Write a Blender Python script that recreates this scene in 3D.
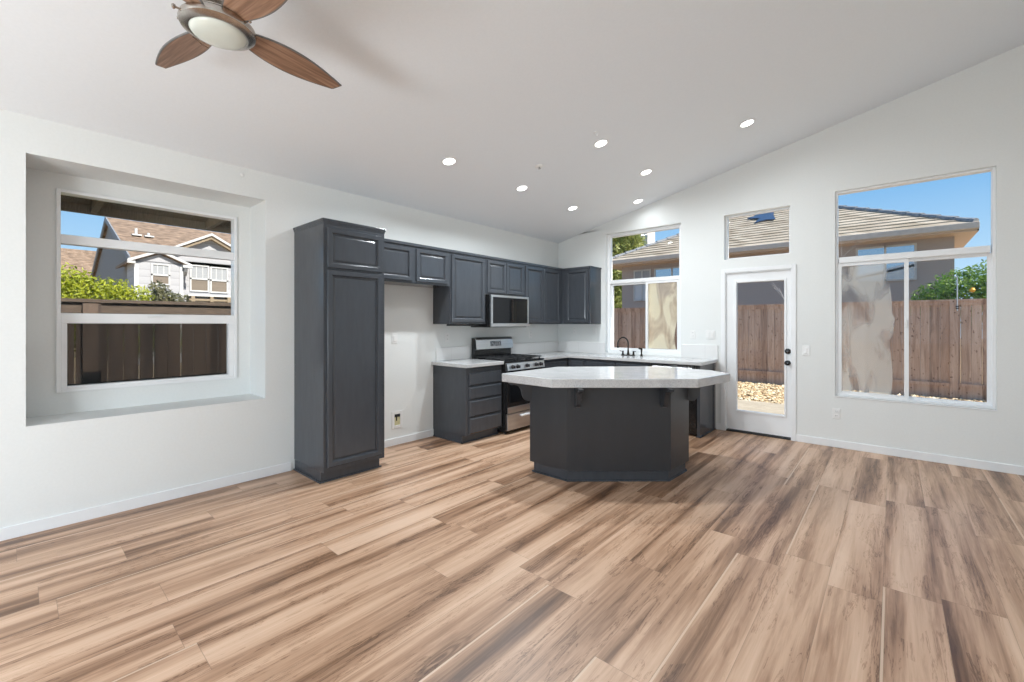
import bpy, bmesh, math, random
from mathutils import Vector, Matrix
PI = math.pi
scene = bpy.context.scene
for o in list(bpy.data.objects):
    bpy.data.objects.remove(o, do_unlink=True)
C = scene.collection

# ------------------------------------------------------------------ camera
cam_d = bpy.data.cameras.new('camera')
cam_d.sensor_width = 36.0
cam_d.lens = 433.8 / 1024 * 36.0
cam_d.shift_y = -0.0165
cam_d.clip_start = 0.05
cam_d.clip_end = 300
cam = bpy.data.objects.new('camera', cam_d)
C.objects.link(cam)
cam.location = (4.3153, -6.1189, 1.3947)
cam.rotation_euler = (PI / 2, 0, 0.72067)
scene.camera = cam

# ------------------------------------------------------------------ world, sun, exposure
scene.view_settings.view_transform = 'Standard'
scene.view_settings.look = 'None'
scene.view_settings.gamma = 1.0
scene.view_settings.use_curve_mapping = False
scene.view_settings.exposure = 0.10

world = bpy.data.worlds.new('world')
scene.world = world
world.use_nodes = True
wn = world.node_tree
wn.nodes.clear()
w_out = wn.nodes.new('ShaderNodeOutputWorld')
w_bg = wn.nodes.new('ShaderNodeBackground')
w_bg.inputs['Strength'].default_value = 1.0
w_ramp = wn.nodes.new('ShaderNodeValToRGB')
w_sep = wn.nodes.new('ShaderNodeSeparateXYZ')
w_tc = wn.nodes.new('ShaderNodeTexCoord')
wn.links.new(w_tc.outputs['Generated'], w_sep.inputs[0])
wn.links.new(w_sep.outputs['Z'], w_ramp.inputs['Fac'])
wn.links.new(w_ramp.outputs['Color'], w_bg.inputs['Color'])
wn.links.new(w_bg.outputs[0], w_out.inputs['Surface'])
SKY = [(0.0, (0.60, 0.79, 0.95)), (0.12, (0.42, 0.67, 0.92)), (0.27, (0.17, 0.44, 0.80)),
       (0.45, (0.13, 0.36, 0.72)), (1.0, (0.16, 0.34, 0.66))]
w_ramp.color_ramp.elements[0].position = SKY[0][0]
w_ramp.color_ramp.elements[0].color = (*SKY[0][1], 1)
w_ramp.color_ramp.elements[1].position = 1.0
w_ramp.color_ramp.elements[1].color = (*SKY[-1][1], 1)
for p, c in SKY[1:-1]:
    e = w_ramp.color_ramp.elements.new(p)
    e.color = (*c, 1)

sun_d = bpy.data.lights.new('sun', 'SUN')
sun_d.energy = 8.5
sun_d.angle = math.radians(0.6)
sun_d.color = (1.0, 0.94, 0.85)
sun = bpy.data.objects.new('sun', sun_d)
C.objects.link(sun)
SUN_FROM = Vector((0.80, 0.06, 0.85)).normalized()      # direction towards the sun
sun.rotation_euler = SUN_FROM.to_track_quat('Z', 'Y').to_euler()
sun.location = SUN_FROM * 40

CAN_WATTS = 28.0        # each recessed light
FILL_LAMP_WATTS = 158.0   # each unseen lamp added behind the camera as fill

# ------------------------------------------------------------------ material helpers
def new_mat(name):
    m = bpy.data.materials.new(name)
    m.use_nodes = True
    return m, m.node_tree, m.node_tree.nodes['Principled BSDF']

def setp(b, color=None, rough=None, metal=None, spec=None, coat=None):
    if color is not None: b.inputs['Base Color'].default_value = (*color, 1)
    if rough is not None: b.inputs['Roughness'].default_value = rough
    if metal is not None: b.inputs['Metallic'].default_value = metal
    if spec is not None: b.inputs['Specular IOR Level'].default_value = spec
    if coat is not None: b.inputs['Coat Weight'].default_value = coat

def node(nt, typ, **kw):
    n = nt.nodes.new(typ)
    for k, v in kw.items():
        setattr(n, k, v)
    return n

def math_n(nt, op, a, b=None, c=None):
    n = nt.nodes.new('ShaderNodeMath')
    n.operation = op
    for i, v in enumerate((a, b, c)):
        if v is None: continue
        if isinstance(v, (int, float)): n.inputs[i].default_value = v
        else: nt.links.new(v, n.inputs[i])
    return n.outputs[0]

def ramp_n(nt, fac, stops):
    r = nt.nodes.new('ShaderNodeValToRGB')
    els = r.color_ramp.elements
    els[0].position, els[0].color = stops[0][0], (*stops[0][1], 1)
    els[1].position, els[1].color = stops[-1][0], (*stops[-1][1], 1)
    for p, c in stops[1:-1]:
        e = els.new(p); e.color = (*c, 1)
    nt.links.new(fac, r.inputs[0])
    return r.outputs[0]

def mapping(nt, scale=(1, 1, 1), coord='Object'):
    tc = nt.nodes.new('ShaderNodeTexCoord')
    mp = nt.nodes.new('ShaderNodeMapping')
    mp.inputs['Scale'].default_value = scale
    nt.links.new(tc.outputs[coord], mp.inputs[0])
    return mp.outputs[0]

def noise_n(nt, vec, scale, detail=3, rough=0.5, dist=0.0):
    n = nt.nodes.new('ShaderNodeTexNoise')
    n.inputs['Scale'].default_value = scale
    n.inputs['Detail'].default_value = detail
    n.inputs['Roughness'].default_value = rough
    n.inputs['Distortion'].default_value = dist
    if vec is not None: nt.links.new(vec, n.inputs['Vector'])
    return n.outputs['Fac']

def bump(nt, b, h, strength=0.2, dist=0.01):
    n = nt.nodes.new('ShaderNodeBump')
    n.inputs['Strength'].default_value = strength
    n.inputs['Distance'].default_value = dist
    nt.links.new(h, n.inputs['Height'])
    nt.links.new(n.outputs[0], b.inputs['Normal'])

def varied(name, c0, c1, scale=5, rough=0.5, metal=0.0, bump_s=0.0, stretch=(1, 1, 1), detail=4, spec=None, bd=0.005):
    m, nt, b = new_mat(name)
    v = mapping(nt, stretch)
    f = noise_n(nt, v, scale, detail)
    col = ramp_n(nt, f, [(0.3, c0), (0.7, c1)])
    nt.links.new(col, b.inputs['Base Color'])
    setp(b, rough=rough, metal=metal, spec=spec)
    if bump_s: bump(nt, b, f, bump_s, bd)
    return m

# ------------------------------------------------------------------ materials
M = {}
M['wall'] = varied('wall_paint', (0.785, 0.80, 0.79), (0.805, 0.82, 0.81), 60, 0.7, bump_s=0.04, bd=0.002)
M['ceiling'] = varied('ceiling_paint', (0.82, 0.85, 0.885), (0.84, 0.87, 0.905), 60, 0.8, bump_s=0.04, bd=0.002)
M['trim'] = varied('white_trim_paint', (0.84, 0.85, 0.86), (0.86, 0.87, 0.88), 10, 0.35)
M['vinyl'] = varied('white_vinyl', (0.86, 0.87, 0.88), (0.88, 0.89, 0.90), 10, 0.3)
M['plate'] = varied('white_plastic_plate', (0.82, 0.82, 0.81), (0.84, 0.84, 0.83), 10, 0.3)
M['plate_dark'] = varied('socket_slots', (0.10, 0.10, 0.10), (0.14, 0.14, 0.14), 10, 0.4)
M['cab'] = varied('charcoal_cabinet_paint', (0.052, 0.058, 0.068), (0.059, 0.066, 0.078), 25, 0.20, bump_s=0.03, stretch=(1, 1, 0.2), bd=0.002)
M['cab_in'] = varied('charcoal_groove', (0.018, 0.020, 0.023), (0.024, 0.026, 0.03), 25, 0.5)
M['island'] = varied('charcoal_island_paint', (0.030, 0.033, 0.038), (0.034, 0.037, 0.043), 12, 0.36, bump_s=0.03, stretch=(1, 1, 0.1), bd=0.002)
M['steel'] = varied('brushed_stainless', (0.50, 0.51, 0.53), (0.60, 0.61, 0.63), 30, 0.28, metal=1.0, stretch=(1, 0.05, 1))
M['black'] = varied('black_enamel', (0.010, 0.010, 0.011), (0.016, 0.016, 0.017), 20, 0.22)
M['iron'] = varied('cast_iron', (0.015, 0.015, 0.016), (0.03, 0.03, 0.032), 60, 0.5, bump_s=0.1)
M['bronze'] = varied('oil_rubbed_bronze', (0.018, 0.014, 0.012), (0.035, 0.027, 0.022), 30, 0.32, metal=0.6)
M['nickel'] = varied('brushed_nickel', (0.42, 0.38, 0.34), (0.52, 0.48, 0.44), 30, 0.24, metal=1.0, stretch=(1, 1, 0.1))
M['blade_edge'] = varied('grey_blade_edge', (0.13, 0.13, 0.13), (0.17, 0.17, 0.17), 30, 0.4)
M['bowl'] = varied('frosted_glass_bowl', (0.66, 0.70, 0.64), (0.70, 0.74, 0.69), 6, 0.25)
M['rubber'] = varied('dark_rubber', (0.02, 0.02, 0.02), (0.03, 0.03, 0.03), 10, 0.6)
M['brassy'] = varied('raw_wood_inside_box', (0.50, 0.46, 0.24), (0.70, 0.66, 0.42), 30, 0.6)

# dark glass of appliances
m, nt, b = new_mat('dark_glass'); setp(b, (0.010, 0.011, 0.013), 0.06, 0, 0.2); M['dark_glass'] = m
m, nt, b = new_mat('display_glass')
v = mapping(nt); f = noise_n(nt, v, 70, 3)
nt.links.new(ramp_n(nt, f, [(0.42, (0.10, 0.11, 0.13)), (0.6, (0.42, 0.45, 0.50))]), b.inputs['Base Color'])
setp(b, rough=0.2); M['display'] = m

# quartz
m, nt, b = new_mat('white_quartz')
v = mapping(nt)
f1 = noise_n(nt, v, 130, 2); f2 = noise_n(nt, v, 5, 5, 0.6, 1.0)
s = math_n(nt, 'ADD', math_n(nt, 'MULTIPLY', f1, 0.6), math_n(nt, 'MULTIPLY', f2, 0.4))
nt.links.new(ramp_n(nt, s, [(0.36, (0.44, 0.44, 0.45)), (0.5, (0.58, 0.58, 0.585)), (0.64, (0.66, 0.66, 0.66))]), b.inputs['Base Color'])
setp(b, rough=0.10, spec=0.5); M['quartz'] = m

# glazed tile of the backsplash with thin joints
m, nt, b = new_mat('white_tile')
tc = node(nt, 'ShaderNodeTexCoord'); sp = node(nt, 'ShaderNodeSeparateXYZ'); nt.links.new(tc.outputs['Object'], sp.inputs[0])
sx = math_n(nt, 'ADD', sp.outputs['X'], sp.outputs['Y'])
fr = math_n(nt, 'FRACT', math_n(nt, 'MULTIPLY', sx, 1 / 0.40))
j = math_n(nt, 'GREATER_THAN', math_n(nt, 'ABSOLUTE', math_n(nt, 'SUBTRACT', fr, 0.5)), 0.495)
nt.links.new(ramp_n(nt, j, [(0.0, (0.78, 0.78, 0.775)), (1.0, (0.66, 0.66, 0.66))]), b.inputs['Base Color'])
setp(b, rough=0.15); M['tile'] = m

# floor: laminate planks, 0.182 m wide, running along y
m, nt, b = new_mat('laminate_planks')
tc = node(nt, 'ShaderNodeTexCoord'); sp = node(nt, 'ShaderNodeSeparateXYZ'); nt.links.new(tc.outputs['Object'], sp.inputs[0])
PW, PL = 0.225, 1.50
xr = math_n(nt, 'DIVIDE', sp.outputs['X'], PW)
row = math_n(nt, 'FLOOR', xr)
wnz = node(nt, 'ShaderNodeTexWhiteNoise', noise_dimensions='1D'); nt.links.new(row, wnz.inputs['W'])
yr = math_n(nt, 'ADD', math_n(nt, 'DIVIDE', sp.outputs['Y'], PL), math_n(nt, 'MULTIPLY', wnz.outputs['Value'], 7.3))
idx = math_n(nt, 'FLOOR', yr)
key = math_n(nt, 'ADD', math_n(nt, 'MULTIPLY', row, 17.13), math_n(nt, 'MULTIPLY', idx, 5.71))
wn2 = node(nt, 'ShaderNodeTexWhiteNoise', noise_dimensions='1D'); nt.links.new(key, wn2.inputs['W'])
tone = wn2.outputs['Value']
def plank_vec(sx_, sy_):
    cb = node(nt, 'ShaderNodeCombineXYZ')
    nt.links.new(math_n(nt, 'ADD', math_n(nt, 'MULTIPLY', sp.outputs['X'], sx_), math_n(nt, 'MULTIPLY', tone, 53.0)), cb.inputs[0])
    nt.links.new(math_n(nt, 'ADD', math_n(nt, 'MULTIPLY', sp.outputs['Y'], sy_), math_n(nt, 'MULTIPLY', tone, 91.0)), cb.inputs[1])
    return cb.outputs[0]
band = noise_n(nt, plank_vec(7.5, 0.36), 1.0, 2, 0.5, 0.25)
fine = noise_n(nt, plank_vec(55.0, 1.6), 1.0, 4, 0.6, 0.8)
vein = noise_n(nt, plank_vec(20.0, 1.3), 1.0, 5, 0.68, 1.8)
t = math_n(nt, 'ADD', math_n(nt, 'MULTIPLY', band, 0.66), math_n(nt, 'MULTIPLY', fine, 0.17))
t = math_n(nt, 'ADD', t, math_n(nt, 'MULTIPLY', vein, 0.20))
t = math_n(nt, 'ADD', t, math_n(nt, 'MULTIPLY', math_n(nt, 'SUBTRACT', tone, 0.5), 0.06))
# thin dark veins where a warped noise crosses its middle value
crack = noise_n(nt, plank_vec(13.0, 0.9), 1.0, 6, 0.7, 1.2)
cl = math_n(nt, 'SUBTRACT', 1.0, math_n(nt, 'MULTIPLY', math_n(nt, 'ABSOLUTE', math_n(nt, 'SUBTRACT', crack, 0.5)), 45.0))
cl = math_n(nt, 'MULTIPLY', math_n(nt, 'MAXIMUM', cl, 0.0), math_n(nt, 'GREATER_THAN', noise_n(nt, plank_vec(5.0, 2.0), 1.0, 2), 0.5))
t = math_n(nt, 'SUBTRACT', t, math_n(nt, 'MULTIPLY', cl, 0.09))
# knots with rings
vor = node(nt, 'ShaderNodeTexVoronoi'); vor.inputs['Scale'].default_value = 1.0; nt.links.new(plank_vec(5.2, 0.95), vor.inputs['Vector'])
wd = math_n(nt, 'ADD', vor.outputs['Distance'], math_n(nt, 'MULTIPLY', vein, 0.10))
ring = math_n(nt, 'SINE', math_n(nt, 'MULTIPLY', wd, 95.0))
kmask = math_n(nt, 'MAXIMUM', math_n(nt, 'SUBTRACT', 1.0, math_n(nt, 'MULTIPLY', vor.outputs['Distance'], 4.2)), 0.0)
t = math_n(nt, 'SUBTRACT', t, math_n(nt, 'MULTIPLY', kmask, math_n(nt, 'ADD', 0.06, math_n(nt, 'MULTIPLY', ring, 0.05))))
colr = ramp_n(nt, t, [(0.34, (0.105, 0.050, 0.026)), (0.42, (0.225, 0.122, 0.068)), (0.49, (0.41, 0.243, 0.150)),
                      (0.57, (0.585, 0.380, 0.254)), (0.68, (0.70, 0.49, 0.35))])
fx = math_n(nt, 'FRACT', xr); fy = math_n(nt, 'FRACT', yr)
wn3 = node(nt, 'ShaderNodeTexWhiteNoise', noise_dimensions='1D'); nt.links.new(math_n(nt, 'ADD', key, 3.3), wn3.inputs['W'])
pale = math_n(nt, 'MULTIPLY', math_n(nt, 'LESS_THAN', fx, 0.045), math_n(nt, 'GREATER_THAN', wn3.outputs['Value'], 0.72))
mixp = node(nt, 'ShaderNodeMix', data_type='RGBA')
nt.links.new(math_n(nt, 'MULTIPLY', pale, 0.75), mixp.inputs['Factor'])
nt.links.new(colr, mixp.inputs['A']); mixp.inputs['B'].default_value = (0.70, 0.53, 0.39, 1)
jx = math_n(nt, 'GREATER_THAN', math_n(nt, 'ABSOLUTE', math_n(nt, 'SUBTRACT', fx, 0.5)), 0.4955)
jy = math_n(nt, 'GREATER_THAN', math_n(nt, 'ABSOLUTE', math_n(nt, 'SUBTRACT', fy, 0.5)), 0.4991)
jj = math_n(nt, 'MAXIMUM', jx, jy)
mix = node(nt, 'ShaderNodeMix', data_type='RGBA')
nt.links.new(math_n(nt, 'MULTIPLY', jj, 0.45), mix.inputs['Factor'])
nt.links.new(mixp.outputs['Result'], mix.inputs['A']); mix.inputs['B'].default_value = (0.16, 0.10, 0.065, 1)
nt.links.new(mix.outputs['Result'], b.inputs['Base Color'])
setp(b, rough=0.36, spec=0.45)
bump(nt, b, math_n(nt, 'SUBTRACT', math_n(nt, 'MULTIPLY', fine, 0.3), jj), 0.12, 0.002)
M['floor'] = m

# fan blade wood (grain along local x)
m, nt, b = new_mat('blade_walnut')
v = mapping(nt, (2.0, 40, 10)); f = noise_n(nt, v, 1.0, 4, 0.6, 0.6)
nt.links.new(ramp_n(nt, f, [(0.3, (0.15, 0.08, 0.05)), (0.5, (0.31, 0.18, 0.115)), (0.7, (0.50, 0.33, 0.23))]), b.inputs['Base Color'])
setp(b, rough=0.4); M['blade'] = m

def glass_mat(name, tint, refl=1.0):
    m = bpy.data.materials.new(name); m.use_nodes = True; nt = m.node_tree; nt.nodes.clear()
    o = nt.nodes.new('ShaderNodeOutputMaterial'); mx = nt.nodes.new('ShaderNodeMixShader')
    tr = nt.nodes.new('ShaderNodeBsdfTransparent'); gl = nt.nodes.new('ShaderNodeBsdfGlossy')
    tr.inputs[0].default_value = (*tint, 1); gl.inputs['Roughness'].default_value = 0.0
    fr = nt.nodes.new('ShaderNodeFresnel')
    ge = nt.nodes.new('ShaderNodeNewGeometry'); mr = nt.nodes.new('ShaderNodeMapRange'); nt.links.new(ge.outputs['Backfacing'], mr.inputs[0])
    mr.inputs[3].default_value = 1.45; mr.inputs[4].default_value = 1 / 1.45; nt.links.new(mr.outputs[0], fr.inputs[0])
    nt.links.new(math_n(nt, 'MULTIPLY', fr.outputs[0], refl), mx.inputs[0])
    nt.links.new(tr.outputs[0], mx.inputs[1]); nt.links.new(gl.outputs[0], mx.inputs[2])
    nt.links.new(mx.outputs[0], o.inputs[0])
    return m
M['glass'] = glass_mat('window_glass', (0.99, 0.995, 0.995), 0.3)
# insect screen: fine dark mesh that lets about 40 % through
m = bpy.data.materials.new('insect_screen'); m.use_nodes = True; nt = m.node_tree; nt.nodes.clear()
o_ = nt.nodes.new('ShaderNodeOutputMaterial'); mx = nt.nodes.new('ShaderNodeMixShader'); mx.inputs[0].default_value = 0.55
tr = nt.nodes.new('ShaderNodeBsdfTransparent'); df = nt.nodes.new('ShaderNodeBsdfDiffuse'); df.inputs[0].default_value = (0.01, 0.01, 0.01, 1)
nt.links.new(tr.outputs[0], mx.inputs[1]); nt.links.new(df.outputs[0], mx.inputs[2]); nt.links.new(mx.outputs[0], o_.inputs[0]); M['screen'] = m
# warm translucent sheet over two panes, opacity and tone varied by noise
def sheet_mat(name, lo, hi, col0, col1):
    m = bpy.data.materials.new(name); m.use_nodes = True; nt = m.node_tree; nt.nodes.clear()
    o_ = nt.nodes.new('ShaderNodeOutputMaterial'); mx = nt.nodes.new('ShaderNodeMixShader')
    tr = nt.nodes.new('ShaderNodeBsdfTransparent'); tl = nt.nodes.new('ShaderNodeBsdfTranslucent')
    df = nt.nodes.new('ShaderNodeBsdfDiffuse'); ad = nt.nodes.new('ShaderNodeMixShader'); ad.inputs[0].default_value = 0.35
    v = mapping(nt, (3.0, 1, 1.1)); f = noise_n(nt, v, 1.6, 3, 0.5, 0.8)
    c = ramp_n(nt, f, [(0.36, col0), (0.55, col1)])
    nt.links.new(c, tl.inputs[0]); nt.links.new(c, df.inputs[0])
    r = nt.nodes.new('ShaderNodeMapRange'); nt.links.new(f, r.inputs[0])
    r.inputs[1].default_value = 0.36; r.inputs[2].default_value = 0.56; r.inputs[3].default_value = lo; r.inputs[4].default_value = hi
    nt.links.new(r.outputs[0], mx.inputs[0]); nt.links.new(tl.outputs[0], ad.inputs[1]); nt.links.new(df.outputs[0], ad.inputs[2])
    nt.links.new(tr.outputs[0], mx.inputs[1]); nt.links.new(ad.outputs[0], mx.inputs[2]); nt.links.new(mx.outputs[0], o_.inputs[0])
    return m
M['sheet_heavy'] = sheet_mat('hazy_sheet_heavy', 0.55, 0.9, (0.80, 0.64, 0.47), (1.0, 0.93, 0.77))
M['sheet_faint'] = sheet_mat('hazy_sheet_faint', 0.06, 0.34, (0.8, 0.72, 0.62), (0.98, 0.92, 0.82))

def emit_mat(name, color, strength):
    m = bpy.data.materials.new(name); m.use_nodes = True; nt = m.node_tree; nt.nodes.clear()
    o = nt.nodes.new('ShaderNodeOutputMaterial'); e = nt.nodes.new('ShaderNodeEmission')
    e.inputs[0].default_value = (*color, 1); e.inputs[1].default_value = strength
    nt.links.new(e.outputs[0], o.inputs[0]); return m
M['globe'] = glass_mat('clear_globe_glass', (0.97, 0.97, 0.97), 0.5)
M['lens'] = emit_mat('lit_lens', (1, 0.99, 0.97), 6.0)

# outdoors
def board_mat(name, c0, c1, c2, width, axis='X'):
    m, nt, b = new_mat(name)
    tc = node(nt, 'ShaderNodeTexCoord'); sp = node(nt, 'ShaderNodeSeparateXYZ'); nt.links.new(tc.outputs['Object'], sp.inputs[0])
    r = math_n(nt, 'FLOOR', math_n(nt, 'DIVIDE', sp.outputs[axis], width))
    w = node(nt, 'ShaderNodeTexWhiteNoise', noise_dimensions='1D'); nt.links.new(r, w.inputs['W'])
    v = mapping(nt, (14, 14, 1.1)); f = noise_n(nt, v, 1.0, 5, 0.65, 1.2)
    k = mapping(nt, (26, 26, 17)); kn = noise_n(nt, k, 1.0, 1, 0.3)
    t = math_n(nt, 'ADD', math_n(nt, 'MULTIPLY', f, 0.75), math_n(nt, 'MULTIPLY', w.outputs['Value'], 0.25))
    t = math_n(nt, 'SUBTRACT', t, math_n(nt, 'MULTIPLY', math_n(nt, 'GREATER_THAN', kn, 0.72), 0.25))
    nt.links.new(ramp_n(nt, t, [(0.25, c0), (0.45, c1), (0.68, c2)]), b.inputs['Base Color'])
    setp(b, rough=0.8); bump(nt, b, f, 0.3, 0.004)
    return m
M['fence'] = board_mat('weathered_redwood', (0.20, 0.12, 0.085), (0.46, 0.30, 0.22), (0.62, 0.45, 0.35), 0.148)
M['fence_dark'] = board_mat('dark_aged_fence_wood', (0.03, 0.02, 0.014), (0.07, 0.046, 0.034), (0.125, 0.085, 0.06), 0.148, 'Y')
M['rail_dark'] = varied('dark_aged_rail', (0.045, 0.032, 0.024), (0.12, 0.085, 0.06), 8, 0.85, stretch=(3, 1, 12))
M['stucco'] = varied('taupe_stucco', (0.36, 0.31, 0.28), (0.42, 0.36, 0.33), 40, 0.9, bump_s=0.3)
M['stucco_pale'] = varied('pale_stucco', (0.62, 0.58, 0.54), (0.68, 0.64, 0.60), 40, 0.9, bump_s=0.3)
M['fascia'] = varied('tan_fascia', (0.50, 0.38, 0.30), (0.58, 0.45, 0.36), 10, 0.6)
M['eave_wood'] = varied('brown_eave_wood', (0.20, 0.155, 0.10), (0.30, 0.235, 0.16), 14, 0.8, stretch=(1, 6, 1))
M['gutter'] = varied('grey_gutter', (0.50, 0.44, 0.39), (0.57, 0.51, 0.46), 10, 0.5)
# flat concrete tiles
m, nt, b = new_mat('concrete_roof_tile')
tc = node(nt, 'ShaderNodeTexCoord'); sp = node(nt, 'ShaderNodeSeparateXYZ'); nt.links.new(tc.outputs['Object'], sp.inputs[0])
cell = node(nt, 'ShaderNodeCombineXYZ')
nt.links.new(math_n(nt, 'FLOOR', math_n(nt, 'DIVIDE', math_n(nt, 'ADD', sp.outputs['X'], sp.outputs['Y']), 0.30)), cell.inputs[0])
nt.links.new(math_n(nt, 'FLOOR', math_n(nt, 'DIVIDE', sp.outputs['Z'], 0.155)), cell.inputs[1])
w = node(nt, 'ShaderNodeTexWhiteNoise', noise_dimensions='2D'); nt.links.new(cell.outputs[0], w.inputs['Vector'])
nt.links.new(ramp_n(nt, w.outputs['Value'], [(0.0, (0.28, 0.23, 0.165)), (0.5, (0.36, 0.30, 0.23)), (1.0, (0.44, 0.38, 0.30))]), b.inputs['Base Color'])
setp(b, rough=0.85); M['tile_roof'] = m
M['ridge_tile'] = varied('blue_grey_ridge_tile', (0.12, 0.14, 0.17), (0.30, 0.30, 0.30), 14, 0.7)
M['shingle'] = varied('brown_shingle', (0.10, 0.065, 0.042), (0.31, 0.215, 0.145), 3.5, 0.9, bump_s=0.3, stretch=(1, 1, 3), detail=6)
M['siding_grey'] = varied('grey_stucco_gable', (0.20, 0.195, 0.19), (0.24, 0.235, 0.23), 6, 0.9)
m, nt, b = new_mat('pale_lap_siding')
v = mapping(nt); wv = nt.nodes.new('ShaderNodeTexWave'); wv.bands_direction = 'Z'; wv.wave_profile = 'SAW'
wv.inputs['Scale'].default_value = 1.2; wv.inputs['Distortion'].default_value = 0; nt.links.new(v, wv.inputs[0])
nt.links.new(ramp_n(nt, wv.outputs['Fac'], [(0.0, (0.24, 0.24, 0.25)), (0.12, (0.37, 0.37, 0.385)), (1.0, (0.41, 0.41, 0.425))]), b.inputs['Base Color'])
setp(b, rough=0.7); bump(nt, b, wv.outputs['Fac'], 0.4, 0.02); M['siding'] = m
M['white_out'] = varied('white_exterior_trim', (0.50, 0.50, 0.49), (0.54, 0.54, 0.53), 10, 0.6)
m, nt, b = new_mat('house_window_glass'); setp(b, (0.42, 0.47, 0.52), 0.03, 1.0, 1.0); M['pane_out'] = m
M['blind'] = varied('pale_blinds', (0.46, 0.48, 0.50), (0.62, 0.64, 0.66), 3, 0.5, stretch=(0.1, 0.1, 20))
M['blind_dim'] = varied('dim_blinds', (0.26, 0.27, 0.28), (0.36, 0.37, 0.38), 3, 0.5, stretch=(0.1, 0.1, 20))
M['shade_brown'] = varied('brown_window_shade', (0.15, 0.12, 0.09), (0.22, 0.18, 0.14), 3, 0.4, stretch=(0.1, 0.1, 20))
M['blue_panel'] = varied('dark_blue_patch', (0.02, 0.035, 0.075), (0.04, 0.065, 0.13), 4, 0.3)
M['concrete'] = varied('patio_concrete', (0.34, 0.29, 0.22), (0.42, 0.365, 0.28), 6, 0.9, bump_s=0.1)
M['soil'] = varied('sandy_soil', (0.26, 0.19, 0.11), (0.40, 0.30, 0.18), 10, 0.95, bump_s=0.4)
m, nt, b = new_mat('river_gravel')
v = mapping(nt); vo = nt.nodes.new('ShaderNodeTexVoronoi'); vo.inputs['Scale'].default_value = 18; nt.links.new(v, vo.inputs[0])
sp2 = node(nt, 'ShaderNodeSeparateColor'); nt.links.new(vo.outputs['Color'], sp2.inputs[0])
nt.links.new(ramp_n(nt, sp2.outputs[0], [(0.0, (0.26, 0.16, 0.08)), (0.4, (0.50, 0.36, 0.20)), (0.75, (0.62, 0.50, 0.32)), (1.0, (0.75, 0.68, 0.52))]), b.inputs['Base Color'])
setp(b, rough=0.8); M['gravel'] = m
def leaf_mat(name, c0, c1, c2):
    m, nt, b = new_mat(name)
    v = mapping(nt); f = noise_n(nt, v, 7, 4, 0.7)
    col = ramp_n(nt, f, [(0.3, c0), (0.5, c1), (0.7, c2)])
    nt.links.new(col, b.inputs['Base Color']); setp(b, rough=0.5)
    out = nt.nodes['Material Output']; mx = nt.nodes.new('ShaderNodeMixShader'); mx.inputs[0].default_value = 0.4
    tl = nt.nodes.new('ShaderNodeBsdfTranslucent'); nt.links.new(col, tl.inputs[0])
    nt.links.new(b.outputs[0], mx.inputs[1]); nt.links.new(tl.outputs[0], mx.inputs[2]); nt.links.new(mx.outputs[0], out.inputs[0])
    return m
M['leaf_lime'] = leaf_mat('lime_leaves', (0.15, 0.20, 0.01), (0.36, 0.40, 0.02), (0.60, 0.60, 0.06))
M['leaf_green'] = leaf_mat('citrus_leaves', (0.05, 0.12, 0.03), (0.16, 0.30, 0.05), (0.38, 0.50, 0.08))
M['leaf_olive'] = leaf_mat('olive_leaves', (0.10, 0.16, 0.04), (0.34, 0.38, 0.10), (0.66, 0.62, 0.26))
M['leaf_dark'] = leaf_mat('dark_leaves', (0.07, 0.08, 0.04), (0.16, 0.16, 0.08), (0.30, 0.28, 0.14))
M['bark'] = varied('bark', (0.14, 0.09, 0.06), (0.24, 0.17, 0.12), 20, 0.9, bump_s=0.4)
M['orange'] = varied('orange_peel', (0.85, 0.38, 0.03), (0.95, 0.5, 0.05), 30, 0.5)
M['twig'] = varied('pale_bark', (0.45, 0.40, 0.37), (0.6, 0.55, 0.52), 20, 0.9)
M['galv'] = varied('galvanised_pipe', (0.45, 0.46, 0.47), (0.6, 0.61, 0.62), 20, 0.4, metal=0.8)

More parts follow.
